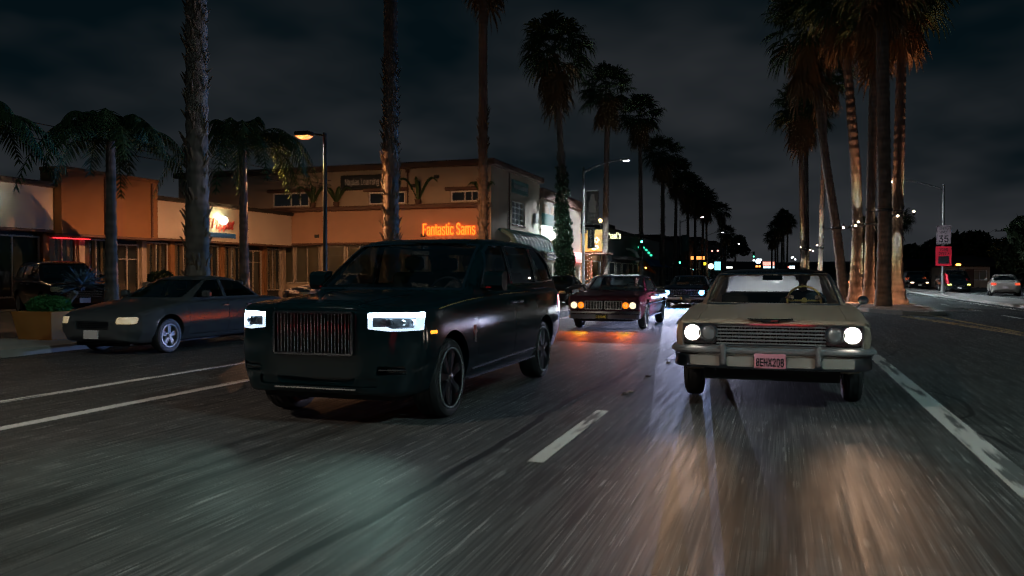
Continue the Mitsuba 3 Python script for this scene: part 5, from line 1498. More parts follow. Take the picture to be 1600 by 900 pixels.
k.add('rod', tube([(-13.0, 112.01, 6.82), (-11.8, 112.01, 6.82)], .03, 6), 'pole_metal')
k.place('street_banner', 'greenish banner hanging from the second lamp post beyond the signal', 'banner')

k = Kit()
front(k, 71.2, 88.6, 5.3, 'dark_wall')
k.add('roof', cbox(-29, -14.4, 71.1, 88.7, 5.31, 5.65, .05), 'roof_dark', False)
k.add('roof__parapet', box(-24, -16, 78, 82, 5.66, 6.4), 'roof_dark', False)
k.add('entrance_canopy', cbox(-14.58, -13.2, 73.5, 84, 2.85, 3.1, .03), 'roof_dark', False)
for i in range(5):
    n = wname(k, 'shop_window')
    window(k, n, 'x', 72 + 3.2 * i, 74.6 + 3.2 * i, .5, 2.6, -14.59, frame=.08)
k.place('shop_building', 'dark low restaurant block carrying a small lit script sign', 'building')
thing('shop_sign', 'pale yellow lit script sign with a crescent on the dark block', 'neon sign', [('lettering', text("Michael's", .52, .05, True, '-y', (-15.05, 71.0, 4.62), 1.72), 'lamp_bulb', False, ((1.7, 1.8, .9), 0.0)), ('emblem', prism(Polygon([(math.cos(a) * .28, math.sin(a) * .28) for a in np.linspace(-2.0, 2.0, 14)] + [(math.cos(a) * .28 + .12 - .28, math.sin(a) * .26) for a in np.linspace(1.4, -1.4, 10)]).buffer(.01), 'y', 70.95, 71.0).apply_translation((-15.45, 0, 4.65)), 'lamp_bulb', False, ((1.6, 1.6, 1.2), 0.0))])


# traffic signals
def signal(label, x, y, h, rgb, arm=None, group='traffic signals along the road'):
    k = Kit()
    k.add('pole', tube([(0, 0, 0.1), (0, 0, h + .6)], .07, 10), 'dark_metal')
    if arm:
        k.add('mast_arm', tube([(0, 0, h - .6), (arm * .5, 0, h + .5), (arm, 0, h + .8)], [.07, .05, .04], 8), 'dark_metal')
    ax, hz = (arm or .0, h + (.5 if arm else 0))
    k.add('housing', cbox(ax - .17, ax + .17, -.28, -.08, hz - .55, hz + .45, .03), 'black_plastic', False)
    for j, c in enumerate(((1, .1, .05), (1, .6, .05), (.08, 1, .45))):
        on = (j == 2 and rgb[1] > rgb[0]) or (j == 0 and rgb[0] > rgb[1] * 3) or (j == 1 and rgb[1] * 3 >= rgb[0] > rgb[1])
        k.add('lens', lens(ax, -.29, hz + .30 - .33 * j, .12), 'lamp_bulb' if on else 'lens_dark', 30, (rgb, 0.0) if on else None)
        k.add('visor', lathe([(.135, 0), (.14, -.18), (.13, -.18), (.128, 0), (.135, 0)], 'y', 16, (ax, -.30, hz + .30 - .33 * j)), 'black_plastic', 30)
    k.place('traffic_signal', label, 'traffic light', (x, y, 0), 0, group)


signal('green traffic signal on a post by the dark block', -12.8, 79.4, 5.0, (.8, 18, 8))
signal('small green signal far down the palm side kerb', -12.5, 108.2, 3.4, (.5, 8, 4))
signal('far signal hanging from a long mast arm over the road', -12.4, 139, 4.3, (.5, 6, 3), arm=8.2)
signal('amber signal standing low on the median among the palms', 2.5, 108, 3.2, (14, 5, .3))
k = Kit()
for i, (x, z) in enumerate(((-14.2, 4.35), (-13.75, 4.3), (-13.45, 4.05), (-13.2, 3.75), (-12.95, 3.5))):
    k.add('lantern', ball((x, 86, z), .15, 2, (1, 1, .85)), 'lamp_bulb', True, ((.05, 1.1, .55), 0.0))
k.add('cable', tube([(-14.5, 86, 4.6), (-13.6, 86, 4.35), (-12.8, 86, 3.5)], .015, 5), 'dark_metal')
k.place('lantern_string', 'string of glowing green lanterns behind the green signal', 'lanterns')
k = Kit()
for i, y in enumerate((80.6, 81.2, 81.8)):
    t = np.linspace(-.2, 1.9, 9)
    k.add('arc', tube([(-14.5 + .95 * math.sin(a), y, 3.0 + 1.0 * math.cos(a)) for a in t], .09, 8), 'sign_white', 30)
k.place('arched_canopy_frame', 'white curved canopy hoops at the shop entrance by the signal', 'canopy')
thing('sail_awning', 'orange lit sail shaped awning beyond the white hoops', 'awning', [('cloth', trimesh.Trimesh(np.array([(-14.5, 88.9, 3.6), (-14.5, 91.5, 2.0), (-12.9, 89.0, 1.6), (-14.5, 88.95, 3.57), (-14.5, 91.55, 1.97), (-12.9, 89.05, 1.57)]), np.array([(0, 1, 2), (3, 5, 4), (0, 2, 5), (0, 5, 3), (1, 4, 5), (1, 5, 2), (0, 3, 4), (0, 4, 1)])), 'awning_orange', False), ('lamp', ball((-13.9, 88.5, 2.2), .08, 2), 'lamp_bulb', True, ((30, 10, 1.5), .2))])
k = Kit()
front(k, 89.2, 104, 5.6, 'cloth_grey')
k.add('roof', cbox(-28, -14.4, 89.1, 104.1, 5.61, 5.9, .03), 'roof_dark', False)
k.add('awning', prism(Polygon([(-14.58, 2.4), (-14.58, 3.3), (-13.2, 2.4)]), 'y', 92.0, 103), 'sign_blue', False)
for i in range(4):
    n = wname(k, 'shop_window')
    window(k, n, 'x', 90 + 3.4 * i, 92.8 + 3.4 * i, .5, 2.3, -14.59, frame=.08)
k.place('shop_building', 'grey far shop with a sloping blue awning', 'building')
rb = np.random.default_rng(12)
y = 105.0
for i, (ln, h, lab) in enumerate(((22, 6.2, 'long dark far block right behind the second banner'), (30, 7.0, 'dark far block behind the orange lettered sign'), (38, 8.2, 'dark far block behind the round yellow sign'), (44, 9.0, 'last dark far block before the round tree'))):
    k = Kit()
    front(k, y, y + ln - .8, h, 'dark_wall')
    k.add('roof', cbox(-29, -14.3, y - .1, y + ln - .7, h + .005, h + .4, .05), 'roof_dark', False)
    for j in range(int(ln / 4.2)):
        n = wname(k, 'window')
        window(k, n, 'x', y + .8 + 4.2 * j, y + 3.6 + 4.2 * j, .6, 2.6, -14.59, frame=.1)
    k.place('shop_building', lab, 'building', group=None)
    y += ln


def blade_sign(label, x, y, z, w, h, rgb, shape='rect', txt=None, pole=True, wt=0.0, off=0):
    k = Kit()
    if shape == 'rect':
        k.add('face', cbox(-w / 2, w / 2, -.1, .1, -h / 2, h / 2, .02), 'lamp_bulb', False, (rgb, wt))
    else:
        k.add('face', lathe([(.001, -.1), (w / 2, -.08), (w / 2, .08), (.001, .1)], 'y', 26), 'lamp_bulb', 30, (rgb, wt))
    if txt:
        k.add('divider', cat(box(-w * .22, -w * .17, -.13, -.101, -h / 2, h / 2), box(w * .24, w * .29, -.13, -.101, -h / 2, h / 2)), 'sign_red', False)
    if pole:
        k.add('post', tube([(0, .15, -h / 2 + .05), (0, .15, -z)], .08, 8), 'dark_metal')
    k.add('bracket', cbox(-w / 2 - .15, -w / 2 - .0, .0, .08, -.05, .05, .01), 'dark_metal', False)
    k.place('roadside_sign', label, 'sign', (x, y, z), 0, 'lit roadside signs far down the palm side')


blade_sign('far orange red sign with pale lettering on a post', -13.5, 142, 4.35, 2.4, .6, (1.9, .62, .14), txt=True)
blade_sign('small far yellow round sign', -13.0, 150, 3.47, .6, .6, (1.6, 1.2, .05), 'disc')
blade_sign('far white round sign with a warm tint', -12.6, 159, 3.1, 1.1, 1.1, (2.2, 1.9, 1.3), 'disc')
blade_sign('far pale cyan lit sign beside the white round one', -12.3, 172, 3.3, 1.2, 1.7, (.5, 1.8, 2.0))
blade_sign('tiny red far sign, left of the high pair', -12.4, 159, 6.0, .36, .36, (2.5, .7, .6), 'disc')
blade_sign('tiny red far sign, right of the high pair', -12.4, 174, 6.45, .4, .4, (2.5, .8, .7), 'disc')
blade_sign('far slanting white sign right of the cyan one', -12.0, 207, 3.3, 1.5, .5, (1.6, 1.7, 1.5))
blade_sign('far round white and blue sign at the road end', -5.5, 219, 5.0, 1.4, 1.4, (1.4, 1.9, 2.4), 'disc')
blade_sign('small orange panel under the far round white sign', -5.5, 219.5, 3.7, 1.3, .5, (2.2, .7, .1))
blade_sign('wide red and white far billboard at the road end', -4.0, 310, 5.6, 4.4, 1.3, (1.9, .55, .4))
blade_sign('pale strip under the far red billboard', -4.0, 309.5, 4.3, 4.2, .7, (1.0, 1.7, 1.9), pole=False)
blade_sign('bright pale far panel beyond the median palms', 3.4, 270, 3.8, 1.6, 1.1, (1.5, 2.0, 2.2))
for i, (x, y, z) in enumerate(((-6.0, 199, 4.8), (-5.0, 199, 4.6), (-4.4, 199, 4.9), (2.9, 240, 6.2), (3.4, 250, 6.5), (3.9, 246, 5.8), (3.0, 350, 4.6))):
    red = i == 6
    thing('far_lamp', 'tiny red far lamp low at the road end' if red else 'tiny far white lamp on a slim post', 'lamp', [('post', tube([(x, y, 0), (x, y, z)], .05, 6), 'dark_metal'), ('globe', ball((x, y, z + .1), .24 if not red else .4, 1), 'lamp_bulb', True, ((6, .5, .3) if red else (4, 4.4, 4.4), 0.0))], None if red else 'tiny white lamps at the road end')


# ------------------------------------------------------------------ far side of the road: trees, houses, poles
def leafy_tree(label, x, y, h, w, seed, mat='foliage', name='leafy_tree', group=None):
    rng = np.random.default_rng(seed)
    k = Kit()
    k.add('trunk', trunk_mesh([(0, 0, 0), (.2, .1, h * .35), (0, 0, h * .62)], .05 * h ** .7 + .08, .06, 1.4, seed, 10)[0], 'bark', 50)
    cs, rs = [], []
    for i in range(11):
        a = rng.uniform(0, 2 * np.pi)
        q = rng.uniform(0, 1)
        cs.append((math.cos(a) * w * .33 * q ** .5, math.sin(a) * w * .33 * q ** .5, h * rng.uniform(.42, .84)))
        rs.append(w * rng.uniform(.17, .28))
    for c in cs[:5]:
        k.add('limb', tube([(0, 0, h * .32), (c[0] * .5, c[1] * .5, (h * .32 + c[2]) / 2), c], [.09, .06, .03], 6), 'bark')
    k.add('crown', leaf_cloud(cs, rs, 3600, .035 * w + .09, rng), mat, False, stuff=True)
    k.place(name, label, 'tree', (x, y, .05), 0, group)


leafy_tree('tall round dark tree behind the far street lamps', -15, 290, 17.5, 10, 3)
GT = 'dark trees behind the far pavement'
rt = np.random.default_rng(77)
ORD = 'first second third fourth fifth sixth seventh eighth ninth tenth eleventh twelfth thirteenth fourteenth fifteenth sixteenth seventeenth eighteenth nineteenth'.split()
for i in range(19):
    yy = 62 + i * 6.2 + rt.uniform(-2, 2)
    xx = 20 + rt.uniform(0, 6) + (i % 3) * 4 - .02 * i
    leafy_tree(f'dark leafy tree, {ORD[i]} from the near end of the black tree line', xx, yy, rt.uniform(4.8, 7.2) + .3 * (i < 4), rt.uniform(6.0, 8.5), 200 + i, group=GT)
for i, (x, y, h) in enumerate(((11.8, 118, 7.2), (12.6, 104, 7.6), (13.2, 150, 9.5))):
    fan_palm(['small bushy palm behind the two lit sided trunk', 'small palm behind the flared palm foot', 'small far palm between the leaning trunk and its neighbours'][i], (x, y, 0), (x, y, h), .22, .18, i, .9, 'small palms beyond the far pavement', seed=120 + i)
for i, (x, y, w, lab) in enumerate(((19.2, 100, 4.6, 'pale low house with lit roof edge behind the far pavement'), (25, 110, 8, 'dim bungalow half hidden by the dark trees'), (16.5, 118, 7, 'small far bungalow left of the speed signs'))):
    k = Kit()
    k.add('wall', box(-w / 2, w / 2, 0, 7, 0, 2.3), 'stucco' if i == 0 else 'dark_wall', False)
    k.add('roof', loft([[(-w / 2 - .5, -.5, 2.3), (w / 2 + .5, -.5, 2.3), (w / 2 + .5, 7.5, 2.3), (-w / 2 - .5, 7.5, 2.3)], [(-w / 2 + 1.0, 2.5, 3.5), (w / 2 - 1.0, 2.5, 3.5), (w / 2 - 1.0, 4.5, 3.5), (-w / 2 + 1.0, 4.5, 3.5)]]), 'roof_dark', False)
    for j in range(2):
        n = wname(k, 'window')
        window(k, n, 'y', -w / 2 + .6 + j * w / 2, -w / 2 + 2.0 + j * w / 2, .8, 1.9, -.005, mull=(-w / 2 + 1.3 + j * w / 2,), fmat='sign_white')
    k.add('door', box(-.1, .75, -.05, -.004, .05, 2.0), 'trim_brown', False)
    k.place('house', lab, 'house', (x, y, .06))
thing('porch_lamp', 'small orange porch lamp among the dark trees', 'lamp', [('bracket', tube([(17.7, 96, 0), (17.7, 96, 2.4)], .04, 6), 'dark_metal'), ('globe', ball((17.7, 96, 2.5), .17, 2, (1.5, 1, .8)), 'lamp_bulb', True, ((8, 2.6, .4), 0.0))])
for i, (x, y, z) in enumerate(((30.1, 130, 7.9), (32.0, 160, 7.4), (33, 190, 7.3), (32.5, 215, 6.4))):
    k = Kit()
    k.add('pole', tube([(0, 0, 0), (0, 0, z)], [.19, .13], 8), 'bark')
    for j, zz in enumerate((z - .3, z - 1.5)):
        k.add('cross_arm', cbox(-1.6, 1.6, -.07, .07, zz - .07, zz + .07, .01), 'bark', False)
        for q in (-1.45, -.8, .8, 1.45):
            k.add('insulator', cyl((q, 0, zz + .07), (q, 0, zz + .30), .05, 6), 'dark_metal')
    k.place('utility_pole', ['tallest utility pole with two cross arms above the white hatchback', 'second utility pole with cross arms left of the tallest', 'third utility pole right of the speed signs', 'farthest utility pole at the left of the line'][i], 'utility pole', (x, y, 0), 0, 'utility poles beyond the trees')
for j, dx in enumerate((-1.45, 1.45)):
    a = np.array([(30.1, 130, 7.9), (32.0, 160, 7.4), (33, 190, 7.3), (32.5, 215, 6.4)])
    thing('overhead_wire', ['left', 'right'][j] + ' hand sagging wire between the utility poles', 'wire', [('', tube([p for q in range(3) for p in (a[q] + [dx, 0, 0], (a[q] + a[q + 1]) / 2 + [dx, 0, -.5])] + [a[3] + [dx, 0, 0]], .02, 5), 'dark_metal')], 'overhead wires')
for i in range(3):
    thing('overhead_wire', ['topmost', 'middle', 'lowest'][i] + ' of three thin dark cables over the car park shops', 'wire', [('', tube([(-30, 12, 8.6 - .35 * i), (-27, 24, 7.2 - .3 * i), (-24, 40.4, 6.7 - .25 * i)], .018, 5), 'dark_metal')], 'cables over the car park')
k = Kit()
PX, PY = 10.75, 63.5
thing('speed_limit_sign', 'white speed limit 35 sign on the right lamp post', 'road sign', [('plate', prism(rrect(PX - .46, PX + .46, 3.55, 4.85, .05), 'y', PY - .16, PY - .15), 'faded_sign', False),
      ('border', prism(rrect(PX - .43, PX + .43, 3.58, 4.82, .05).difference(rrect(PX - .405, PX + .405, 3.605, 4.795, .04)), 'y', PY - .166, PY - .161), 'sign_black', False),
      ('lettering', cat(text('SPEED', .16, .005, True, '-y', (PX, PY - .162, 4.56), .6, 'c'), text('LIMIT', .16, .005, True, '-y', (PX, PY - .162, 4.32), .5, 'c'), text('35', .46, .005, True, '-y', (PX, PY - .162, 3.70), .62, 'c')), 'sign_black', False), ('bracket', box(PX - .3, PX + .3, PY - .149, PY - .10, 4.1, 4.16), 'pole_metal', False)])
thing('radar_speed_sign', 'your speed display board coloured as lit red by tail lamps under the speed limit sign', 'road sign', [('plate', prism(rrect(PX - .50, PX + .50, 2.05, 3.42, .06), 'y', PY - .20, PY - .15), 'sign_red', False),  # the red of this board is tail-lamp light put into its colour
      ('display', box(PX - .33, PX + .33, PY - .215, PY - .201, 2.20, 2.72), 'sign_black', False), ('lettering', cat(text('YOUR', .17, .005, True, '-y', (PX, PY - .202, 3.10), .5, 'c'), text('SPEED', .17, .005, True, '-y', (PX, PY - .202, 2.85), .6, 'c')), 'sign_black', False), ('bracket', box(PX - .3, PX + .3, PY - .149, PY - .10, 2.5, 2.56), 'pole_metal', False)])
thing('pink_flag', 'small pink cloth hung low on the right lamp post', 'flag', [('', loft([[(PX + .05 + .28 * t, PY - .12 + .04 * math.sin(t * 7), 1.55 - .1 * t), (PX + .05 + .28 * t, PY - .115 + .04 * math.sin(t * 7), 1.55 - .1 * t), (PX + .12 + .30 * t, PY - .115 + .05 * math.sin(t * 6), .85 - .1 * t), (PX + .12 + .30 * t, PY - .12 + .05 * math.sin(t * 6), .85 - .1 * t)] for t in np.linspace(0, 1, 8)]), 'sign_red', 40)])
thing('red_roadside_board', 'red board on a post at the right edge of the view', 'road sign', [('board', cbox(11.35, 12.4, 45.9, 45.95, 1.05, 2.05, .01), 'sign_red', False), ('post', tube([(11.45, 46, .1), (11.45, 46, 2.0)], .05, 8), 'pole_metal')])

# planter and shrubs by the car park entry
k = Kit()
pot = mf(loft([[(-14.48, 12.40, .12), (-13.62, 12.40, .12), (-13.62, 13.2, .12), (-14.48, 13.2, .12)], [(-14.56, 12.3, .68), (-13.52, 12.3, .68), (-13.52, 13.3, .68), (-14.56, 13.3, .68)]])) - mf(box(-14.45, -13.64, 12.45, 13.15, .5, 1))
k.add('pot', pot, 'terracotta', False)
k.add('earth', box(-14.44, -13.65, 12.46, 13.14, .5, .58), 'soil', False)
rp = np.random.default_rng(5)
k.add('leaves', leaf_cloud([(-14.25, 12.7, .76), (-13.9, 12.8, .78), (-14.05, 12.65, .82), (-14.3, 12.9, .72)], [.24, .24, .22, .2], 2200, .05, rp), 'planter_green', False, stuff=True)
k.place('planter', 'square terracotta planter with low green leaves on the near pavement', 'planter')
k = Kit()
k.add('trunk', tube([(-16.6, 15.2, .1), (-16.35, 15.3, .7), (-16.1, 15.35, 1.0)], [.10, .08, .07], 10), 'bark')
V, F = [], []
for i in range(90):
    el, az = math.asin(rp.uniform(-.25, 1)), rp.uniform(0, 2 * np.pi)
    d = np.array([math.cos(az) * math.cos(el), math.sin(az) * math.cos(el), math.sin(el)])
    q = np.cross(d, [0, 0, 1.0]); q /= np.linalg.norm(q)
    l, o = rp.uniform(.45, .75), np.array([-16.0, 15.4, 1.12])
    b = len(V)
    V.extend([o + d * .05 - q * .03, o + d * l * .5 - q * .05 + [0, 0, .02], o + d * l - [0, 0, .05], o + d * l * .5 + q * .05 + [0, 0, .02], o + d * .05 + q * .03, o + d * l * .5 - [0, 0, .015]])
    F.extend([(b, b + 1, b + 5), (b + 1, b + 2, b + 5), (b + 2, b + 3, b + 5), (b + 3, b + 4, b + 5)])
k.add('leaves', trimesh.Trimesh(np.array(V), np.array(F), process=False), 'foliage_blue', False, stuff=True)
k.place('shrub', 'round spiky blue grey shrub on a leaning brown trunk behind the planter', 'shrub')
k = Kit()
k.add('pot', mf(cbox(-22.4, -21.5, 24.3, 25.2, .1, 1.15, .04)) - mf(box(-22.3, -21.6, 24.4, 25.1, 1.0, 1.3)), 'stucco', False)
k.add('leaves', leaf_cloud([(-22.1, 24.7, 1.3), (-21.8, 24.8, 1.35)], [.28, .28], 900, .07, rp), 'foliage', False, stuff=True)
k.place('planter', 'pale square planter with a small bush before the shop windows', 'planter')


# ------------------------------------------------------------------ the cars on the road
suv, _ = luxury_suv()
suv.place('luxury_suv', 'large black suv with upright chrome grille and bright rectangular headlights', 'car', (-4.05, 6.52, 0), part_labels={'headlight__light_bar': 'glowing blue white headlight bar', 'bonnet_figure': 'small chrome winged figure standing on the bonnet edge'})
CR_X, CR_Y = -.10, 8.82
cream, _ = classic('cream')
cream.place('cream_coupe', 'cream 1960s coupé with black roof, round glaring headlights and wide chrome bumper', 'car', (CR_X, CR_Y, 0))
maroon, _ = classic('maroon')
maroon.place('maroon_coupe', 'dark red 1960s coupé with split grille and amber ringed inner lamps', 'car', (-4.28, 20.4, 0))
navy, _ = classic('navy')
navy.place('navy_coupe', 'dark blue 1960s coupé with piercing blue white headlights behind the red one', 'car', (-3.98, 36, 0))
saloon, _ = modern('saloon')
estate, _ = modern('estate')


def park(kit, name, label, pos, rz, mats=None, lights=None, group=None, sc=1.0, tails=None):
    """A copy of an everyday car; lights or tails: what its lamps give off when they are switched on."""
    key = kit.place(name, label, 'car', pos, rz, group, mats, sc=sc)
    for pre, rgb in (('headlight', lights), ('tail_light', tails)):
        if rgb:
            for k in list(scene):
                if k.startswith(key + '__' + pre) and 'emitter' not in scene[k]:
                    scene[k] = {**scene[k], 'emitter': area(*rgb), 'bsdf': {'type': 'ref', 'id': 'lamp_bulb' if pre == 'headlight' else 'red_lens'}}
    return key


GP_ = 'cars parked along the palm side kerb'
park(saloon, 'parked_car', 'grey green saloon with dim yellowish headlights parked beside the black suv', (-11.3, 11.1, 0), 0, None, group=GP_, lights=((.24, .175, .08), 0.0))  # faint glow added to the headlamp lenses in place of a reflection
park(saloon, 'parked_car', 'dark saloon parked far along the kerb by the ivy covered palm', (-10.2, 36.2, 0), 0, {'paint_grey': 'paint_dark'}, group=GP_)
park(saloon, 'parked_car', 'dark saloon parked behind the one by the ivy covered palm', (-10.3, 47, 0), 0, {'paint_grey': 'paint_grey'}, group=GP_)
GLt = 'cars in the car park'
park(estate, 'parked_car', 'black suv standing in the car park before the orange fascia', (-20.2, 19.6, .1), 62, {'paint_grey': 'paint_dark'}, group=GLt)
park(saloon, 'parked_car', 'dark car at the left edge of the car park', (-20.6, 15.2, .1), 60, {'paint_grey': 'paint_dark'}, group=GLt)
park(saloon, 'parked_car', 'silver saloon glowing orange under the lot lamp', (-17.5, 26.6, .1), -24, {'paint_grey': 'paint_silver'}, group=GLt)
k_ = park(saloon, 'following_car', 'dark saloon with headlights on following close behind the cream coupé', (-1.10, 22.5, 0), 0, {'paint_grey': 'paint_dark'}, lights=((14, 16, 18), .6))
for s in (-1, 1):
    spot(f'beam_of_{k_}_{s}', (-1.10 + s * .64, 22.42, .62), (-.15 + s * .35, 12.8, 1.22), (480, 482, 500), 6, 2.5, 1.2)
spot(f'beam_of_{k_}_side', (-1.80, 22.36, .62), (-4.6, 19.0, .1), (62, 64, 92), 80, 40, 1.4)
GF = 'far cars on the road'
for i, (x, y, kit, paint, rgb, lab) in enumerate(((-4.1, 62, saloon, 'paint_dark', (5, 6.5, 8), 'far car with lit headlights directly behind the dark blue coupé'), (-1.0, 66, estate, 'paint_dark', (6, 6, 6), 'far suv with lit headlights in the lane nearer the median'), (-4.3, 96, estate, 'paint_grey', (9, 10, 11), 'very far pair of headlights by the second banner'), (-.6, 120, saloon, 'paint_grey', (10, 10, 9), 'farthest pair of headlights near the road end'))):
    park(kit, 'far_car', lab, (x, y, 0), 0, {'paint_grey': paint}, lights=(rgb, 0.0), group=GF)
for i, (x, y, kit, lab) in enumerate(((6.6, 84, saloon, 'far car with lit tail lights seen between the median palms'), (8.3, 98, estate, 'second far car with lit tail lights beyond the median palms'))):
    park(kit, 'far_car', lab, (x, y, 0), 180, {'paint_grey': 'paint_dark'}, tails=((9, 2.2, .5), 0.0), group='far cars leaving beyond the median')
GR = 'cars parked beyond the far pavement'
park(saloon, 'parked_car', 'pale hatch saloon parked at the right edge beyond the far pavement', (14.35, 63.5, .06), 170, {'paint_grey': 'paint_white'}, group=GR, tails=((.8, .12, .05), 0.0))
park(estate, 'parked_car', 'black suv parked to the left of the pale one', (13.8, 80, .06), 180, {'paint_grey': 'paint_dark'}, group=GR)
park(saloon, 'parked_car', 'dark car with faint lamps under the speed signs', (12.9, 88, .06), 0, {'paint_grey': 'paint_dark'}, group=GR, lights=((3.5, 2.6, 1.8), 0.0))
park(saloon, 'parked_car', 'dark car with yellow green lamps just right of the sign post', (13.0, 70, .06), 0, {'paint_grey': 'paint_dark'}, group=GR, lights=((1.6, 1.7, .2), 0.0))
park(estate, 'parked_car', 'dark far suv left of the sign post beyond the far pavement', (13.0, 96, .06), 180, {'paint_grey': 'paint_dark'}, group=GR, tails=((3, .4, .1), 0.0))
# the car that carries the camera: its tail lamps redden the grilles that face it
cc = park(saloon, 'camera_car', 'dark saloon driving just ahead with red tail lights', (0, -5.9, 0), 0, {'paint_grey': 'paint_dark'}, tails=((3, .1, .11), .6))
scene[cc + '__brake_light_bar'] = {**mikit.ply(cbox(-.62, .62, -1.23, -1.16, .34, .42, .01), 'red_lens', False), 'emitter': area((1.7, .05, .06), .6)}


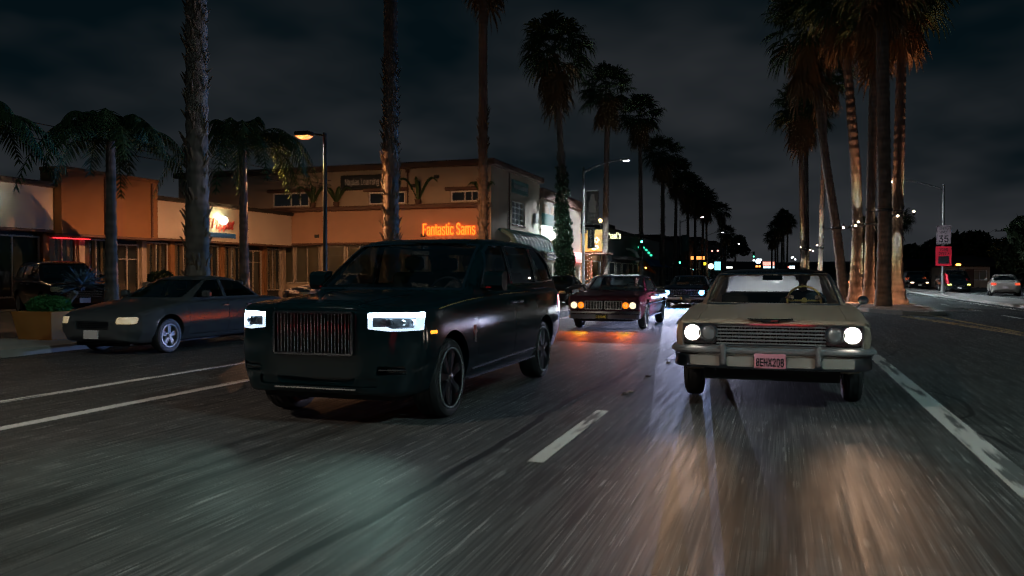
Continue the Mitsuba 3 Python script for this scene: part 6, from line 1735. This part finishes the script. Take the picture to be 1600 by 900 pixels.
# ------------------------------------------------------------------ people in the cars
def person(label, hip, lean=.16, wheel_c=None, steer_r=.19, turn=0.0, coat='cloth_dark'):
    """A seated figure facing -y: hip on the seat, hands on the wheel (or in the lap)."""
    h = np.array(hip, float)
    N = lambda x, y, z: h + np.array([x, y, z])
    neck, chest, waist, head = N(0, lean * .9, .52), N(0, lean * .75, .40), N(0, lean * .3, .15), N(0, lean * .62, .70)

    def bone(a, ra, b, rb):
        return m3.Manifold.batch_hull([m3.Manifold.sphere(ra, 14).translate(a.tolist()), m3.Manifold.sphere(rb, 14).translate(b.tolist())])
    cl = [bone(N(-.09, 0, .06), .115, N(.09, 0, .06), .115), m3.Manifold.batch_hull([m3.Manifold.sphere(r, 14).translate(p.tolist()) for p, r in ((waist + [-.07, 0, 0], .12), (waist + [.07, 0, 0], .12), (chest + [-.11, 0, 0], .115), (chest + [.11, 0, 0], .115), (N(-.08, 0, .06), .11), (N(.08, 0, .06), .11))]),
          m3.Manifold.batch_hull([m3.Manifold.sphere(r, 14).translate(p.tolist()) for p, r in ((chest + [-.13, 0, .03], .085), (chest + [.13, 0, .03], .085), (neck - [0, 0, .02], .06))])]
    sk = [bone(neck - [0, 0, .05], .06, neck + [0, -.02, .08], .052),
          m3.Manifold.batch_hull([m3.Manifold.sphere(r, 18).translate((head + p).tolist()) for p, r in (((0, .02, .045), .078), ((0, .045, .02), .075), ((0, -.045, -.05), .052), ((0, -.06, -.085), .034), ((0, -.035, .05), .068))]),
          m3.Manifold.batch_hull([m3.Manifold.sphere(r, 10).translate((head + p).tolist()) for p, r in (((0, -.095, .012), .010), ((0, -.118, -.028), .014), ((-.014, -.10, -.032), .010), ((.014, -.10, -.032), .010))]),
          bone(head + [-.03, -.088, -.066], .009, head + [.03, -.088, -.066], .009)]
    for s in (-1, 1):
        sk.append(bone(head + [s * .078, .015, -.02], .012, head + [s * .084, .02, .022], .014))
        sk.append(m3.Manifold.sphere(.013, 10).translate((head + [s * .032, -.088, .012]).tolist()))
        sh, hand = chest + [s * .19, -.01, .04], None
        if wheel_c is not None:
            hand = np.array(wheel_c) + [s * steer_r * .9, .02, steer_r * .25]
        else:
            hand = N(s * .10, -.32, .13)
        el = (sh + hand) / 2 + np.array([s * .08, .05, -.13])
        cl += [bone(sh, .062, el, .048), bone(el, .048, el + (hand - el) * .82, .036)]
        wr = el + (hand - el) * .80
        d = (hand - wr) / np.linalg.norm(hand - wr)
        side = np.cross(d, [0, 0, 1.0]); side /= np.linalg.norm(side)
        sk += [bone(wr, .028, hand - d * .03, .032), m3.Manifold.batch_hull([m3.Manifold.sphere(.018, 8).translate((hand - d * .02 + side * q).tolist()) for q in (-.028, .028)])]
        for j, l in enumerate((.062, .072, .068, .052)):
            b = hand + side * (-.03 + .02 * j)
            k1, k2 = b + d * l * .55, b + d * l * .75 + np.array([0, 0, -.035])
            sk += [bone(b, .010, k1, .009), bone(k1, .009, k2, .008)]
        sk.append(bone(hand - d * .03 + side * s * -.03, .012, hand + d * .015 + side * s * -.055 + np.array([0, 0, -.01]), .009))
        knee = N(s * .13, -.46, .12)
        cl += [bone(N(s * .09, 0, .06), .09, knee, .065), bone(knee, .062, N(s * .13, -.62, -.28), .045)]
        sk.append(bone(N(s * .13, -.62, -.26), .043, N(s * .13, -.76, -.33), .04))

    def smooth(parts, it):
        m = m3.Manifold.batch_boolean(parts, m3.OpType.Add).refine_to_length(.022)
        t = tm(m)
        trimesh.smoothing.filter_taubin(t, iterations=it)
        return t
    body = smooth(sk + [c for c in cl], 6)
    k = Kit()
    k.add('body', body, 'skin', True)
    cloth = [bone(N(-.09, 0, .06), .127, N(.09, 0, .06), .127)]
    k.add('jacket', smooth([m3.Manifold.batch_hull([m3.Manifold.sphere(r + .014, 14).translate(p.tolist()) for p, r in ((waist + [-.07, 0, 0], .12), (waist + [.07, 0, 0], .12), (chest + [-.11, 0, 0], .115), (chest + [.11, 0, 0], .115), (N(-.08, 0, .06), .11), (N(.08, 0, .06), .11))]), m3.Manifold.batch_hull([m3.Manifold.sphere(r + .012, 14).translate(p.tolist()) for p, r in ((chest + [-.13, 0, .03], .085), (chest + [.13, 0, .03], .085), (neck - [0, 0, .03], .055))])] + [bone(*((a, b + .012, c, d + .012))) for a, b, c, d in sleeves(chest, N, wheel_c, steer_r)], 6), coat, True)
    hair = m3.Manifold.batch_hull([m3.Manifold.sphere(r, 18).translate((head + p).tolist()) for p, r in (((0, .028, .06), .080), ((0, .055, .02), .078), ((0, -.02, .078), .058), ((0, .07, -.03), .055))]) - m3.Manifold.cube([.4, .2, .25]).translate((head + [-.2, -.235, -.20]).tolist())
    k.add('hair', hair.refine_to_length(.02), 'hair', 40)
    return k.place('person', label, 'person')


def sleeves(chest, N, wheel_c, steer_r):
    out = []
    for s in (-1, 1):
        sh = chest + [s * .19, -.01, .04]
        hand = np.array(wheel_c) + [s * steer_r * .9, .02, steer_r * .25] if wheel_c is not None else N(s * .10, -.32, .13)
        el = (sh + hand) / 2 + np.array([s * .08, .05, -.13])
        out += [(sh, .062, el, .048), (el, .048, el + (hand - el) * .78, .036)]
    return out


person('driver behind the steering wheel of the black suv', (-3.63, 6.52 + 2.72, .84), wheel_c=(-3.63, 6.52 + 2.08, 1.20))
person('driver in dark clothes at the gold rimmed wheel of the cream coupé', (CR_X + .38, CR_Y + 2.60, .66), wheel_c=(CR_X + .38, CR_Y + 2.02, 1.08))
person('driver of the dark red coupé behind the wheel', (-4.28 + .38, 20.4 + 2.60, .58), wheel_c=(-3.90, 22.42, 1.02), coat='cloth_grey')
person('passenger in dark clothes in the front of the dark red coupé', (-4.28 - .42, 20.4 + 2.62, .58))
